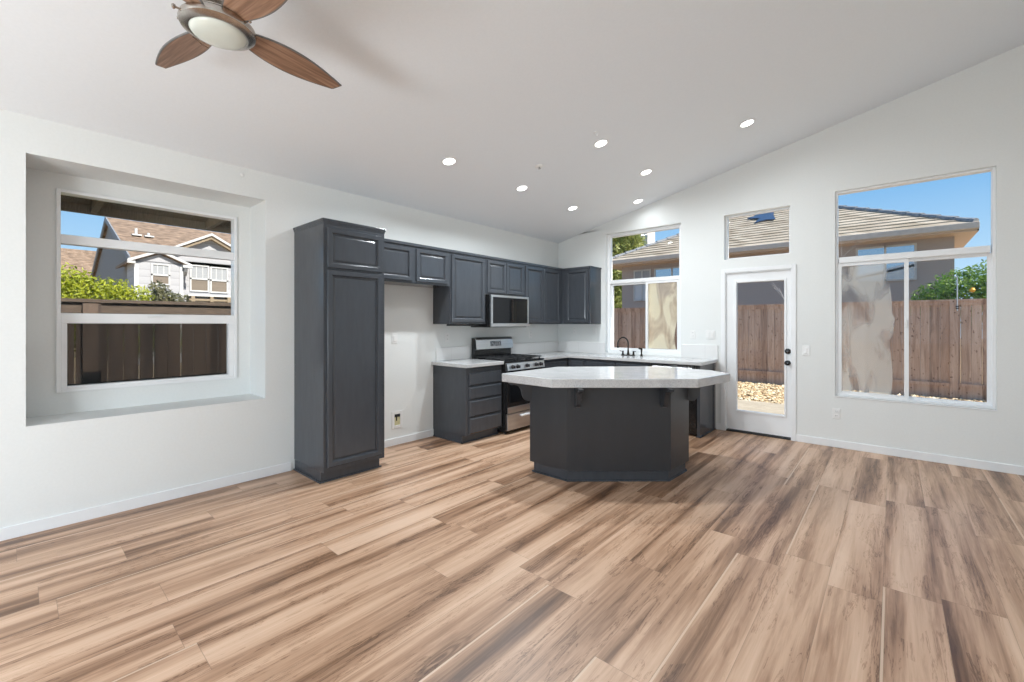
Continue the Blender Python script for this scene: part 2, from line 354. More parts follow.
# ------------------------------------------------------------------ mesh helpers
class MB:
    def __init__(s): s.v = []; s.f = []
    def add(s, vs, fs):
        o = len(s.v); s.v += [tuple(p) for p in vs]; s.f += [tuple(i + o for i in f) for f in fs]; return s
    def box(s, x0, x1, y0, y1, z0, z1):
        return s.add([(x0, y0, z0), (x1, y0, z0), (x1, y1, z0), (x0, y1, z0), (x0, y0, z1), (x1, y0, z1), (x1, y1, z1), (x0, y1, z1)],
                     [(0, 3, 2, 1), (4, 5, 6, 7), (0, 1, 5, 4), (1, 2, 6, 5), (2, 3, 7, 6), (3, 0, 4, 7)])
    def prism(s, poly, z0, z1):            # poly counter-clockwise seen from above
        n = len(poly)
        vs = [(x, y, z0) for x, y in poly] + [(x, y, z1) for x, y in poly]
        fs = [tuple(range(n - 1, -1, -1)), tuple(range(n, 2 * n))] + [(i, (i + 1) % n, n + (i + 1) % n, n + i) for i in range(n)]
        return s.add(vs, fs)
    def extr(s, pts, off):                 # 3-D outline swept by a vector
        n = len(pts); off = Vector(off)
        vs = [Vector(p) for p in pts]; vs += [p + off for p in vs]
        fs = [tuple(range(n - 1, -1, -1)), tuple(range(n, 2 * n))] + [(i, (i + 1) % n, n + (i + 1) % n, n + i) for i in range(n)]
        return s.add(vs, fs)
    def tube(s, path, r, seg=10, caps=True):
        P = [Vector(p) for p in path]; n = len(P); rs = r if isinstance(r, (list, tuple)) else [r] * n
        up = None; base = len(s.v); vs = []
        for i in range(n):
            t = (P[min(i + 1, n - 1)] - P[max(i - 1, 0)]).normalized()
            if up is None:
                up = Vector((0, 0, 1)) if abs(t.z) < 0.9 else Vector((1, 0, 0))
                a = t.cross(up).normalized()
            else:
                a = (a - t * a.dot(t)).normalized()
            bb = t.cross(a)
            for k in range(seg):
                th = 2 * PI * k / seg
                vs.append(P[i] + (a * math.cos(th) + bb * math.sin(th)) * rs[i])
        fs = [(i * seg + k, i * seg + (k + 1) % seg, (i + 1) * seg + (k + 1) % seg, (i + 1) * seg + k) for i in range(n - 1) for k in range(seg)]
        if caps: fs += [tuple(range(seg - 1, -1, -1)), tuple(range((n - 1) * seg, n * seg))]
        return s.add(vs, fs)
    def lathe(s, prof, c=(0, 0, 0), seg=32, axis='z'):   # prof: (r, h) list
        n = len(prof); vs = []
        for r, h in prof:
            for k in range(seg):
                th = 2 * PI * k / seg; a, b_ = r * math.cos(th), r * math.sin(th)
                p = {'z': (a, b_, h), 'x': (h, a, b_), 'y': (b_, h, a)}[axis]
                vs.append((p[0] + c[0], p[1] + c[1], p[2] + c[2]))
        fs = [(i * seg + k, i * seg + (k + 1) % seg, (i + 1) * seg + (k + 1) % seg, (i + 1) * seg + k) for i in range(n - 1) for k in range(seg)]
        fs += [tuple(range(seg - 1, -1, -1)), tuple(range((n - 1) * seg, n * seg))]
        return s.add(vs, fs)
    def build(s, name, mat, parent=None, smooth=False, bev=0.0, loc=None, rot=None, fix=True):
        me = bpy.data.meshes.new(name); me.from_pydata(s.v, [], s.f); me.materials.append(mat)
        if fix:
            bm = bmesh.new(); bm.from_mesh(me)
            bmesh.ops.remove_doubles(bm, verts=bm.verts, dist=1e-6) if smooth else None
            bmesh.ops.recalc_face_normals(bm, faces=bm.faces); bm.to_mesh(me); bm.free()
        o = bpy.data.objects.new(name, me); C.objects.link(o)
        if smooth:
            for p in me.polygons: p.use_smooth = True
            try: me.set_sharp_from_angle(angle=math.radians(40))
            except Exception: pass
        if bev:
            md = o.modifiers.new('bevel', 'BEVEL'); md.width = bev; md.segments = 2; md.limit_method = 'ANGLE'
        if parent is not None:
            o.parent = parent
            o.matrix_parent_inverse = Matrix.Translation(-Vector(parent.location)) if parent.type == 'EMPTY' and not parent.get('local') else Matrix.Identity(4)
        if loc: o.location = loc
        if rot: o.rotation_euler = rot
        return o

def tag(o, label=None, cat=None, group=None, kind=None):
    if label: o['label'] = label
    if cat: o['category'] = cat
    if group: o['group'] = group
    if kind: o['kind'] = kind
    return o
def thing(name, label, cat, loc, group=None, local=False):
    o = bpy.data.objects.new(name, None); o.empty_display_size = 0.1; C.objects.link(o); o.location = loc
    if local: o['local'] = 1
    return tag(o, label, cat, group)
def struct(name, mb, mat, label, **kw):
    return tag(mb.build(name, mat, **kw), label, kind='structure')
def copy_tree(root, loc, rot=None):
    r = root.copy(); C.objects.link(r); r.location = loc
    if rot is not None: r.rotation_euler = rot
    for ch in list(root.children):
        c = ch.copy(); C.objects.link(c); c.parent = r
        for g in list(ch.children):
            d = g.copy(); C.objects.link(d); d.parent = c
    return r

# ------------------------------------------------------------------ room dimensions
H, SL = 2.78, 0.2288
XR, YF = 6.3, -9.6
def ceil_z(x): return H + SL * x

def wall_holes(us, zs, holes, mp, top, thick, reveal=True):
    """wall in a u/z plane: mp(u, z, d) gives the point, d = depth from the room face"""
    mb = MB()
    def inside(u0, u1, z0, z1):
        um, zm = (u0 + u1) / 2, (z0 + z1) / 2
        return any(a < um < b and c < zm < d for a, b, c, d in holes)
    us = sorted(set(us) | {h[0] for h in holes} | {h[1] for h in holes})
    zs = sorted(set(zs) | {h[2] for h in holes} | {h[3] for h in holes})
    for d in (0, thick):
        for a, b in zip(us, us[1:]):
            for c, e in zip(zs, zs[1:]):
                if not inside(a, b, c, e):
                    mb.add([mp(a, c, d), mp(b, c, d), mp(b, e, d), mp(a, e, d)], [(0, 1, 2, 3)])
            zt = zs[-1]
            mb.add([mp(a, zt, d), mp(b, zt, d), mp(b, top(b), d), mp(a, top(a), d)], [(0, 1, 2, 3)])
    for a, b, c, e in (holes if reveal else []):
        for (p, q) in (((a, c), (b, c)), ((b, c), (b, e)), ((b, e), (a, e)), ((a, e), (a, c))):
            mb.add([mp(*p, 0), mp(*q, 0), mp(*q, thick), mp(*p, thick)], [(0, 1, 2, 3)])
    a, b = us[0], us[-1]
    for u in (a, b):
        mb.add([mp(u, zs[0], 0), mp(u, top(u), 0), mp(u, top(u), thick), mp(u, zs[0], thick)], [(0, 1, 2, 3)])
    mb.add([mp(a, top(a), 0), mp(b, top(b), 0), mp(b, top(b), thick), mp(a, top(a), thick)], [(0, 1, 2, 3)])
    return mb

# floor and ceiling
struct('floor', MB().box(-0.0, XR, YF, 0.02, -0.06, 0.0), M['floor'], 'wood-look plank floor in tan and brown running to the door wall')
cz = MB()
c0, c1 = -0.0, XR + 0.15
cz.add([(c0, YF - .15, ceil_z(c0)), (c1, YF - .15, ceil_z(c1)), (c1, 0.15, ceil_z(c1)), (c0, 0.15, ceil_z(c0)),
        (c0, YF - .15, ceil_z(c0) + .2), (c1, YF - .15, ceil_z(c1) + .2), (c1, 0.15, ceil_z(c1) + .2), (c0, 0.15, ceil_z(c0) + .2)],
       [(0, 3, 2, 1), (4, 5, 6, 7), (0, 1, 5, 4), (1, 2, 6, 5), (2, 3, 7, 6), (3, 0, 4, 7)])
struct('ceiling', cz, M['ceiling'], 'sloping white vaulted ceiling rising to the right')

# back wall (y = 0), with three windows and the door
KW = (0.906, 2.087, 0.950, 2.812)
TW = (2.648, 3.386, 2.240, 2.822)
DR = (2.663, 3.405, 0.0, 2.062)
BW = (3.821, 5.052, 0.582, 2.898)
struct('wall_back', wall_holes([-0.15, XR + 0.15], [-0.06, 3.0 - 0.22], [KW, TW, (DR[0], DR[1], -0.06, DR[3]), BW],
       lambda u, z, d: (u, d, z), lambda u: ceil_z(u) + 0.1, 0.15), M['wall'], 'white end wall with the glazed door and three windows')
# left wall (x = 0), with the window recess
RC = (-6.085, -4.625, 0.715, 2.530)
struct('wall_left', wall_holes([YF, 0.0], [0.0, 2.60], [RC], lambda u, z, d: (-d, u, z), lambda u: H, 0.15, False), M['wall'], 'white long wall behind the kitchen cabinets')
LWN = (-5.931, -4.740, 0.880, 2.412)
rm = MB()
a, b_, c, e = RC
for p, q in (((a, c), (b_, c)), ((b_, c), (b_, e)), ((b_, e), (a, e)), ((a, e), (a, c))):
    rm.add([(-0.0, *p), (-0.0, *q), (-0.40, *q), (-0.40, *p)], [(0, 1, 2, 3)])
wa, wb, wc, we = LWN
for x in (-0.40, -0.50):
    for (u0, u1, z0, z1) in ((a, wa, c, e), (wb, b_, c, e), (wa, wb, c, wc), (wa, wb, we, e)):
        rm.add([(x, u0, z0), (x, u1, z0), (x, u1, z1), (x, u0, z1)], [(0, 1, 2, 3)])
for p, q in (((wa, wc), (wb, wc)), ((wb, wc), (wb, we)), ((wb, we), (wa, we)), ((wa, we), (wa, wc))):
    rm.add([(-0.40, *p), (-0.40, *q), (-0.50, *q), (-0.50, *p)], [(0, 1, 2, 3)])
struct('trim_1', rm, M['wall'], 'deep white box recess around the left wall window', fix=False)
# the two walls behind and beside the camera; the front opening is added for fill daylight
struct('wall_right', MB().box(XR, XR + 0.15, YF - .15, 0.0, -0.06, ceil_z(XR) + .1), M['wall'], 'white wall on the high side of the room')
struct('wall_front', wall_holes([0.0, XR], [0.0, 2.74], [(0.3, 6.0, 0.0, 2.72)], lambda u, z, d: (u, YF - d, z), lambda u: ceil_z(u), 0.15), M['wall'],
       'white wall behind the camera with a wide opening added for fill daylight')

# baseboards
def bb_left(y0, y1): return MB().box(0.0, 0.013, y0, y1, 0.0, 0.082)
mb = bb_left(YF, -4.40); mb.box(0, .013, -3.75, -2.70, 0, .082)
struct('baseboard_left', mb, M['trim'], 'white baseboard along the long left wall', bev=0.003)
mb = MB().box(2.560, 2.612, -.013, 0, 0, .082); mb.box(3.449, XR, -.013, 0, 0, .082)
struct('baseboard_back', mb, M['trim'], 'white baseboard along the door wall', bev=0.003)

# ------------------------------------------------------------------ windows
def frame_mb(mb, u0, u1, z0, z1, w, d0, d1, mp):
    for (a, b, c, e) in ((u0, u0 + w, z0, z1), (u1 - w, u1, z0, z1), (u0 + w, u1 - w, z0, z0 + w), (u0 + w, u1 - w, z1 - w, z1)):
        mb_box(mb, a, b, c, e, d0, d1, mp)
def mb_box(mb, a, b, c, e, d0, d1, mp):
    vs = [mp(a, c, d0), mp(b, c, d0), mp(b, e, d0), mp(a, e, d0), mp(a, c, d1), mp(b, c, d1), mp(b, e, d1), mp(a, e, d1)]
    mb.add(vs, [(0, 1, 2, 3), (7, 6, 5, 4), (0, 4, 5, 1), (1, 5, 6, 2), (2, 6, 7, 3), (3, 7, 4, 0)])
mpB = lambda u, z, d: (u, d, z)
mpL = lambda u, z, d: (-0.40 - d, u, z)
def window(name, label, loc):
    o = thing(name, label, None, loc); o['kind'] = 'structure'; return o

# window_1: left recess, fixed upper part, hung lower sash with insect screen
w1 = window('window_1', 'white window in the left wall recess showing the grey house', (-0.45, -5.33, 0.88))
mb = MB(); frame_mb(mb, wa, wb, wc, we, 0.024, -0.018, 0.085, mpL)
mb_box(mb, wa + .024, wb - .024, 2.005, 2.075, 0.0, 0.08, mpL)
mb.build('window_frame', M['vinyl'], w1, bev=0.003)
mb = MB(); mb_box(mb, wa + .024, wb - .024, 1.400, 1.478, -0.012, 0.05, mpL)
mb_box(mb, wa + .024, wa + .058, .904, 1.40, -0.012, 0.05, mpL); mb_box(mb, wb - .07, wb - .024, .904, 1.40, -0.012, 0.05, mpL)
mb_box(mb, wa + .058, wb - .07, .904, .922, -0.012, 0.05, mpL)
sash = mb.build('lower_sash', M['vinyl'], w1, bev=0.003)
mb = MB(); mb_box(mb, -5.40, -5.30, 1.452, 1.460, -0.03, -0.012, mpL); mb.build('sash_latch', M['plate'], sash, bev=.002)
mb = MB(); mb_box(mb, wa + .02, wb - .02, 2.07, we - .02, .050, .054, mpL); mb.build('upper_pane', M['glass'], w1)
mb = MB(); mb_box(mb, wa + .02, wb - .02, 1.47, 2.01, .050, .054, mpL); mb.build('middle_pane', M['glass'], w1)
mb = MB(); mb_box(mb, wa + .05, wb - .06, .915, 1.405, .020, .024, mpL); mb.build('lower_pane', M['glass'], w1)
mb = MB(); mb_box(mb, wa + .024, wb - .024, .904, 1.44, .072, .073, mpL)
tag(mb.build('insect_screen', M['screen'], w1), 'fine dark insect screen over the lower sash')

def sheet_mesh(u0, u1f, z0, z1, d):      # thin sheet with a ragged right edge
    mb = MB(); n = 24; pts = []
    for i in range(n + 1):
        z = z0 + (z1 - z0) * i / n
        pts.append((u0, u1f(i / n), z))
    vs = []; fs = []
    for u, ue, z in pts:
        for dd in (d, d + 0.0015): vs += [(u, dd, z), (ue, dd, z)]
    for i in range(n):
        k = i * 4
        fs += [(k, k + 1, k + 5, k + 4), (k + 2, k + 6, k + 7, k + 3), (k + 1, k + 3, k + 7, k + 5)]
    return mb.add(vs, fs)

# window_2: kitchen window, fixed light above a slider
w2 = window('window_2', 'tall white window above the kitchen sink', (1.5, .1, .95))
u0, u1, z0, z1 = KW
mb = MB(); frame_mb(mb, u0, u1, z0, z1, 0.048, 0.065, 0.135, mpB); mb_box(mb, u0 + .048, u1 - .048, 2.030, 2.085, .062, .13, mpB)
mb.build('window_frame', M['vinyl'], w2, bev=.003)
mb = MB(); frame_mb(mb, u0 + .048, 1.60, z0 + .045, 2.032, .030, .10, .13, mpB); s1 = mb.build('fixed_sash', M['vinyl'], w2, bev=.002)
mb = MB(); frame_mb(mb, 1.535, u1 - .046, z0 + .045, 2.032, .036, .07, .10, mpB); s2 = mb.build('sliding_sash', M['vinyl'], w2, bev=.002)
mb = MB(); mb_box(mb, u0 + .04, u1 - .04, 2.08, z1 - .04, .098, .102, mpB); mb.build('upper_pane', M['glass'], w2)
mb = MB(); mb_box(mb, u0 + .07, 1.575, z0 + .07, 2.01, .114, .118, mpB); mb.build('pane', M['glass'], s1)
mb = MB(); mb_box(mb, 1.565, u1 - .07, z0 + .07, 2.01, .084, .088, mpB); mb.build('pane', M['glass'], s2)
tag(sheet_mesh(1.575, lambda t: (u1 - .105 + .035 * min(1, max(0, (t - .42) * 9)) - .02 * math.sin(t * 9)), z0 + .085, 1.995, .0892).build('hazy_sheet', M['sheet_heavy'], s2),
    'hazy cream translucent sheet over the sliding pane')

# window_3: transom over the door
w3 = window('window_3', 'small white fixed window above the door', (3.0, .1, 2.24))
u0, u1, z0, z1 = TW
mb = MB(); frame_mb(mb, u0, u1, z0, z1, 0.022, 0.085, 0.135, mpB); mb.build('window_frame', M['vinyl'], w3, bev=.003)
mb = MB(); mb_box(mb, u0 + .02, u1 - .02, z0 + .02, z1 - .02, .108, .112, mpB); mb.build('pane', M['glass'], w3)

# window_4: big window right of the door
w4 = window('window_4', 'large white window right of the door showing the fence', (4.4, .1, .58))
u0, u1, z0, z1 = BW
mb = MB(); frame_mb(mb, u0, u1, z0, z1, 0.022, 0.030, 0.125, mpB); mb_box(mb, u0 + .034, u1 - .034, 2.085, 2.150, .028, .12, mpB)
mb_box(mb, u0 - .008, u1 + .008, z0 - .012, z0, -0.006, 0.02, mpB)
mb.build('window_frame', M['vinyl'], w4, bev=.003)
mb = MB(); frame_mb(mb, u0 + .020, 4.440, z0 + .018, 2.085, .036, .045, .08, mpB); s1 = mb.build('sliding_sash', M['vinyl'], w4, bev=.002)
mb = MB(); frame_mb(mb, 4.405, u1 - .020, z0 + .018, 2.085, .030, .082, .115, mpB); s2 = mb.build('fixed_sash', M['vinyl'], w4, bev=.002)
mb = MB(); mb_box(mb, u0 + .03, u1 - .03, 2.145, z1 - .03, .078, .082, mpB); mb.build('upper_pane', M['glass'], w4)
mb = MB(); mb_box(mb, u0 + .05, 4.41, z0 + .04, 2.06, .062, .066, mpB); mb.build('pane', M['glass'], s1)
mb = MB(); mb_box(mb, 4.43, u1 - .04, z0 + .04, 2.06, .098, .102, mpB); mb.build('pane', M['glass'], s2)
mb = MB(); mb_box(mb, 4.412, 4.430, 1.36, 1.44, .030, .046, mpB); mb.build('latch', M['plate'], s1, bev=.002)
tag(sheet_mesh(u0 + .057, lambda t: 4.30 + .012 * math.sin(t * 11) + (.03 if .45 < t < .6 else 0) - .03 * max(0, t - .6) * 2, z0 + .055, 2.045, .0672).build('hazy_sheet', M['sheet_faint'], s1),
    'hazy translucent sheet with a ragged right edge')

# door_1 with casing
d1 = thing('door_1', 'white full-glass door with black knob and deadbolt', None, (3.03, 0.06, 0)); d1['kind'] = 'structure'
mb = MB()
mb_box(mb, 2.611, 2.663, 0, 2.112, -.014, .0, mpB); mb_box(mb, 3.405, 3.449, 0, 2.112, -.014, .0, mpB); mb_box(mb, 2.663, 3.405, 2.062, 2.112, -.014, 0.0, mpB)
mb.build('casing', M['trim'], d1, bev=.003)
mb = MB(); mb_box(mb, 2.663, 2.673, 0, 2.062, .0, .14, mpB); mb_box(mb, 3.395, 3.405, 0, 2.062, .0, .14, mpB); mb_box(mb, 2.673, 3.395, 2.05, 2.062, .0, .14, mpB)
mb.build('jamb', M['trim'], d1)
gx0, gx1, gz0, gz1 = 2.792, 3.326, 0.284, 1.932
mb = MB()
X0, X1, Z0, Z1 = 2.674, 3.394, .030, 2.049
for (a, b, c, e) in ((X0, gx0, Z0, Z1), (gx1, X1, Z0, Z1), (gx0, gx1, Z0, gz0), (gx0, gx1, gz1, Z1)): mb_box(mb, a, b, c, e, .02, .06, mpB)
slab = mb.build('door_leaf', M['trim'], d1)
mb = MB(); frame_mb(mb, gx0 - .022, gx1 + .022, gz0 - .022, gz1 + .022, .024, .010, .068, mpB); mb.build('glass_bead', M['trim'], slab, bev=.004)
mb = MB(); mb_box(mb, gx0, gx1, gz0, gz1, .038, .042, mpB); mb.build('glass_pane', M['glass'], slab)
mb = MB().lathe([(.026, 0), (.030, -.008), (.026, -.014), (.010, -.018), (.010, -.035), (.024, -.042), (.030, -.056), (.026, -.068), (.012, -.073)], (3.362, .02, .927), 24, 'y'); mb.build('knob', M['black'], slab, smooth=True)
mb = MB().lathe([(.030, 0), (.034, -.008), (.032, -.016), (.014, -.020), (.012, -.026)], (3.362, .02, 1.066), 24, 'y'); mb.box(3.357, 3.367, -.02, 0, 1.048, 1.084); mb.build('deadbolt', M['black'], slab, smooth=True)
mb = MB().box(2.673, 3.395, .0, .13, 0.0, .018); tag(mb.build('threshold', M['rubber'], d1, bev=.003), 'dark door threshold')

# ------------------------------------------------------------------ kitchen cabinets
mX = lambda x0: (lambda u, z, d: (x0 + d, u, z))        # face looking to +x, u = y
mY = lambda y0: (lambda u, z, d: (u, y0 - d, z))        # face looking to -y, u = x
def door_mb(u0, u1, z0, z1, mp, rail=0.052):
    mb = MB()
    rings = [(0, 0), (0, .016), (.005, .022), (rail - .014, .022), (rail - .008, .019), (rail - .004, .006), (rail + .004, .004), (rail + .022, .012), (rail + .028, .012)]
    vs = []
    for i, d in rings: vs += [mp(u0 + i, z0 + i, d), mp(u1 - i, z0 + i, d), mp(u1 - i, z1 - i, d), mp(u0 + i, z1 - i, d)]
    n = len(rings); fs = [(0, 3, 2, 1), tuple((n - 1) * 4 + k for k in range(4))]
    for r in range(n - 1):
        for k in range(4): fs.append((r * 4 + k, r * 4 + (k + 1) % 4, (r + 1) * 4 + (k + 1) % 4, (r + 1) * 4 + k))
    return mb.add(vs, fs)
def drawer_mb(u0, u1, z0, z1, mp):
    mb = MB(); rings = [(0, 0), (0, .010), (.014, .024)]; vs = []
    for i, d in rings: vs += [mp(u0 + i, z0 + i, d), mp(u1 - i, z0 + i, d), mp(u1 - i, z1 - i, d), mp(u0 + i, z1 - i, d)]
    fs = [(0, 3, 2, 1), (8, 9, 10, 11)]
    for r in range(2):
        for k in range(4): fs.append((r * 4 + k, r * 4 + (k + 1) % 4, (r + 1) * 4 + (k + 1) % 4, (r + 1) * 4 + k))
    return mb.add(vs, fs)

# pantry
py0, py1, pd, pt = -4.372, -3.772, 0.606, 2.285
pan = thing('pantry_cabinet', 'tall charcoal pantry cabinet standing between window recess and fridge gap', 'cabinet', (.3, -4.08, 0))
MB().box(.001, pd, py0, py1, .10, pt).build('body', M['cab'], pan, bev=.002)
MB().box(.001, .545, py0 + .004, py1 - .02, 0, .10).box(.545, .548, py0 + .004, py1 - .02, 0, .1).build('toe_kick', M['cab'], pan)
MB().box(.014, .565, py0 - .014, py0 + .004, 0, .016).box(.548, .565, py0 - .014, py1 - .005, 0, .016).build('shoe_moulding', M['cab'], pan, bev=.003)
mb = MB()
for lvl, ex in ((pt - .014, .003), (pt - .004, .006), (pt + .006, .010), (pt + .016, .012)):
    mb.box(.001, pd + ex, py0 - ex, py1 + ex, lvl, lvl + .014)
mb.build('crown_moulding', M['cab'], pan, bev=.002)
door_mb(-4.345, -3.808, 1.888, 2.238, mX(pd)).build('upper_door', M['cab'], pan)
door_mb(-4.345, -3.808, .140, 1.868, mX(pd)).build('lower_door', M['cab'], pan)

def wall_cab(label, y0, y1, z0, z1, doors, name='wall_cabinet'):
    t = thing(name, label, 'cabinet', (.17, (y0 + y1) / 2, z0))
    MB().box(.001, .325, y0, y1, z0, z1).build('body', M['cab'], t, bev=.0015)
    MB().box(.30, .340, y0, y1, z1 - .028, z1 + .003).build('top_rail', M['cab'], t, bev=.003)
    for a, b in doors: door_mb(a, b, z0 + .022, 2.235, mX(.325)).build('door', M['cab'], t)
    return t
UT = 2.285
wall_cab('short charcoal wall cabinet with two doors over the fridge gap', -3.760, -2.703, 1.845, UT, [(-3.700, -3.255), (-3.200, -2.748)])
wall_cab('charcoal wall cabinet with one large door beside the microwave', -2.701, -2.100, 1.395, UT, [(-2.684, -2.128)])
wall_cab('short charcoal wall cabinet with two small doors above the microwave', -2.098, -1.318, 1.782, UT, [(-2.075, -1.712), (-1.702, -1.340)])
wall_cab('charcoal wall cabinet with two tall doors right of the microwave', -1.316, -0.342, 1.395, UT, [(-1.290, -.868), (-.858, -.440)])
t = thing('corner_wall_cabinet', 'charcoal wall cabinet in the corner beside the sink window', 'cabinet', (.5, -.17, 1.395))
MB().box(.001, .826, -.325, -.001, 1.395, UT).box(.001, .34, -.3405, -.325, 1.395, UT).build('body', M['cab'], t, bev=.0015)
MB().box(.33, .836, -.340, -.30, UT - .028, UT + .003).box(.80, .838, -.34, -.001, UT - .02, UT + .003).build('top_rail', M['cab'], t, bev=.003)
door_mb(.392, .800, 1.418, 2.245, mY(.0 - .325)).build('door', M['cab'], t)
tag(MB().box(.09, .29, -2.56, -2.115, 1.372, 1.394).build('under_cabinet_light', M['black'], bev=.004), 'slim black light bar under the wall cabinet left of the microwave', 'lamp')

# microwave
mw = thing('microwave', 'stainless over-the-range microwave with dark glass front', 'microwave', (.2, -1.7, 1.36))
my0, my1 = -2.092, -1.322
MB().box(.002, .395, my0, my1, 1.368, 1.778).build('body', M['black'], mw, bev=.003)
MB().box(.02, .39, my0 + .02, my1 - .02, 1.352, 1.368).build('vent_grille', M['black'], mw)
mb = MB(); frame = [(my0, my1, 1.360, 1.405), (my0, my1, 1.748, 1.776), (my0, my0 + .035, 1.405, 1.748), (my1 - .025, my1, 1.405, 1.748)]
for a, b, c, e in frame: mb.box(.395, .422, a, b, c, e)
mb.build('door_frame', M['steel'], mw, bev=.003)
MB().box(.397, .416, my0 + .035, my0 + .50, 1.405, 1.748).build('door_window', M['dark_glass'], mw)
MB().box(.397, .416, my0 + .505, my1 - .025, 1.405, 1.748).build('control_panel', M['dark_glass'], mw)
MB().tube([(.440, my0 + .40, 1.43), (.440, my0 + .40, 1.725)], .008, 10).box(.41, .44, my0 + .393, my0 + .407, 1.44, 1.452).box(.41, .44, my0 + .393, my0 + .407, 1.70, 1.712).build('handle', M['bronze'], mw, smooth=True)

# base cabinets, left of the range
CT = 0.93           # countertop height
t = thing('drawer_cabinet', 'charcoal base cabinet with four drawers left of the range', 'cabinet', (.3, -2.39, 0))
MB().box(.001, .600, -2.700, -2.085, .095, CT - .042).build('body', M['cab'], t, bev=.0015)
MB().box(.001, .535, -2.696, -2.09, 0, .095).build('toe_kick', M['cab'], t)
MB().box(.014, .552, -2.712, -2.696, 0, .014).box(.535, .552, -2.712, -2.085, 0, .014).build('shoe_moulding', M['cab'], t, bev=.003)
for a, b in ((.672, .822), (.508, .660), (.305, .496), (.108, .293)):
    drawer_mb(-2.655, -2.108, a, b, mX(.600)).build('drawer', M['cab'], t)
MB().box(.600, .606, -2.62, -2.14, .838, .872).box(.606, .622, -2.60, -2.16, .850, .862).build('breadboard', M['cab'], t, bev=.002)
t = thing('countertop', 'short white quartz countertop left of the range', 'countertop', (.3, -2.4, CT - .04))
MB().box(.001, .638, -2.728, -2.083, CT - .042, CT).build('slab', M['quartz'], t, bev=.004)
MB().box(.001, .014, -2.66, -2.083, CT, 1.098).build('backsplash', M['tile'], t, bev=.002)

# base cabinets right of the range and along the back wall
t = thing('corner_base_cabinet', 'charcoal base cabinet in the corner right of the range', 'cabinet', (.3, -.7, 0))
MB().box(.001, .600, -1.305, -.602, .095, CT - .042).box(.001, .90, -.600, -.001, .095, CT - .042).build('body', M['cab'], t)
MB().box(.001, .535, -1.303, -.54, 0, .095).box(.001, .9, -.535, -.001, 0, .095).build('toe_kick', M['cab'], t)
drawer_mb(-1.28, -.66, .70, .85, mX(.600)).build('drawer', M['cab'], t)
door_mb(-1.28, -.66, .12, .68, mX(.600)).build('door', M['cab'], t)
drawer_mb(.66, .885, .70, .85, mY(-.600)).build('drawer', M['cab'], t)
door_mb(.66, .885, .12, .68, mY(-.600), .04).build('door', M['cab'], t)
t = thing('sink_cabinet', 'charcoal base cabinet under the sink window', 'cabinet', (1.4, -.3, 0))
MB().box(.902, 1.898, -.600, -.001, .095, CT - .042).build('body', M['cab'], t)
MB().box(.902, 1.898, -.535, -.001, 0, .095).build('toe_kick', M['cab'], t)
for a, b in ((.93, 1.39), (1.41, 1.87)):
    drawer_mb(a, b, .70, .85, mY(-.600)).build('false_drawer_front', M['cab'], t)
    door_mb(a, b, .12, .68, mY(-.600)).build('door', M['cab'], t)
t = thing('dishwasher', 'black dishwasher at the end of the sink counter', 'dishwasher', (2.2, -.3, 0))
MB().box(1.902, 2.498, -.575, -.01, .02, CT - .045).build('body', M['black'], t)
MB().box(1.905, 2.495, -.612, -.577, .11, CT - .06).build('door', M['black'], t, bev=.004)
MB().tube([(1.95, -.645, .845), (2.45, -.645, .845)], .009, 10).box(1.97, 1.99, -.645, -.61, .838, .852).box(2.41, 2.43, -.645, -.61, .838, .852).build('handle', M['steel'], t, smooth=True)
t = thing('end_panel', 'charcoal end panel closing the sink counter beside the door', 'cabinet panel', (2.53, -.3, 0))
MB().box(2.502, 2.540, -.608, -.012, 0, CT - .042).build('panel', M['cab'], t, bev=.002)
MB().box(2.540, 2.552, -.620, -.014, 0, .014).box(2.49, 2.552, -.620, -.608, 0, .014).build('shoe_moulding', M['cab'], t, bev=.003)
MB().box(2.540, 2.546, -.09, -.014, .014, CT - .042).build('scribe_strip', M['cab'], t, bev=.001)
t = thing('countertop', 'L-shaped white quartz countertop along range wall and sink window', 'countertop', (.9, -.4, CT - .04))
MB().prism([(.001, -1.303), (.638, -1.303), (.638, -.638), (2.572, -.638), (2.572, -.001), (.001, -.001)], CT - .042, CT).build('slab', M['quartz'], t, bev=.004)
MB().box(.001, .013, -2.08, -.013, CT, 1.098).build('backsplash', M['tile'], t, bev=.002)
MB().box(.014, .900, -.013, -.001, CT, 1.098).build('backsplash', M['tile'], t, bev=.002)
MB().box(2.093, 2.575, -.013, -.001, CT, 1.115).build('backsplash', M['tile'], t, bev=.002)
MB().box(.001, .016, -2.08, -.013, 1.098, 1.104).box(.001, .900, -.016, -.001, 1.098, 1.104).build('tile_cap', M['plate'], t)

# faucet
t = thing('kitchen_faucet', 'dark bronze gooseneck faucet at the sink window', 'faucet', (1.355, -.13, CT), 'sink fittings')
fx, fy = 1.355, -.13
MB().box(fx - .105, fx + .105, fy - .022, fy + .022, CT, CT + .010).build('base_plate', M['bronze'], t, bev=.004)
sdx, sdy = -.45, -.89
def sp_(d, z): return (fx + sdx * d, fy + sdy * d, CT + z)
arc = [sp_(0, .01), sp_(0, .175)] + [sp_(.092 - .092 * math.cos(a_), .175 + .092 * math.sin(a_)) for a_ in [PI * k / 12 for k in range(1, 13)]] + [sp_(.184, .13)]
MB().lathe([(.024, CT + .01), (.018, CT + .03), (.013, CT + .07), (.011, CT + .09)], (fx, fy, 0), 20).tube(arc, .0095, 12).lathe([(.012, CT + .115), (.014, CT + .14)], (fx + sdx * .184, fy + sdy * .184, 0), 16).build('gooseneck_spout', M['bronze'], t, smooth=True)
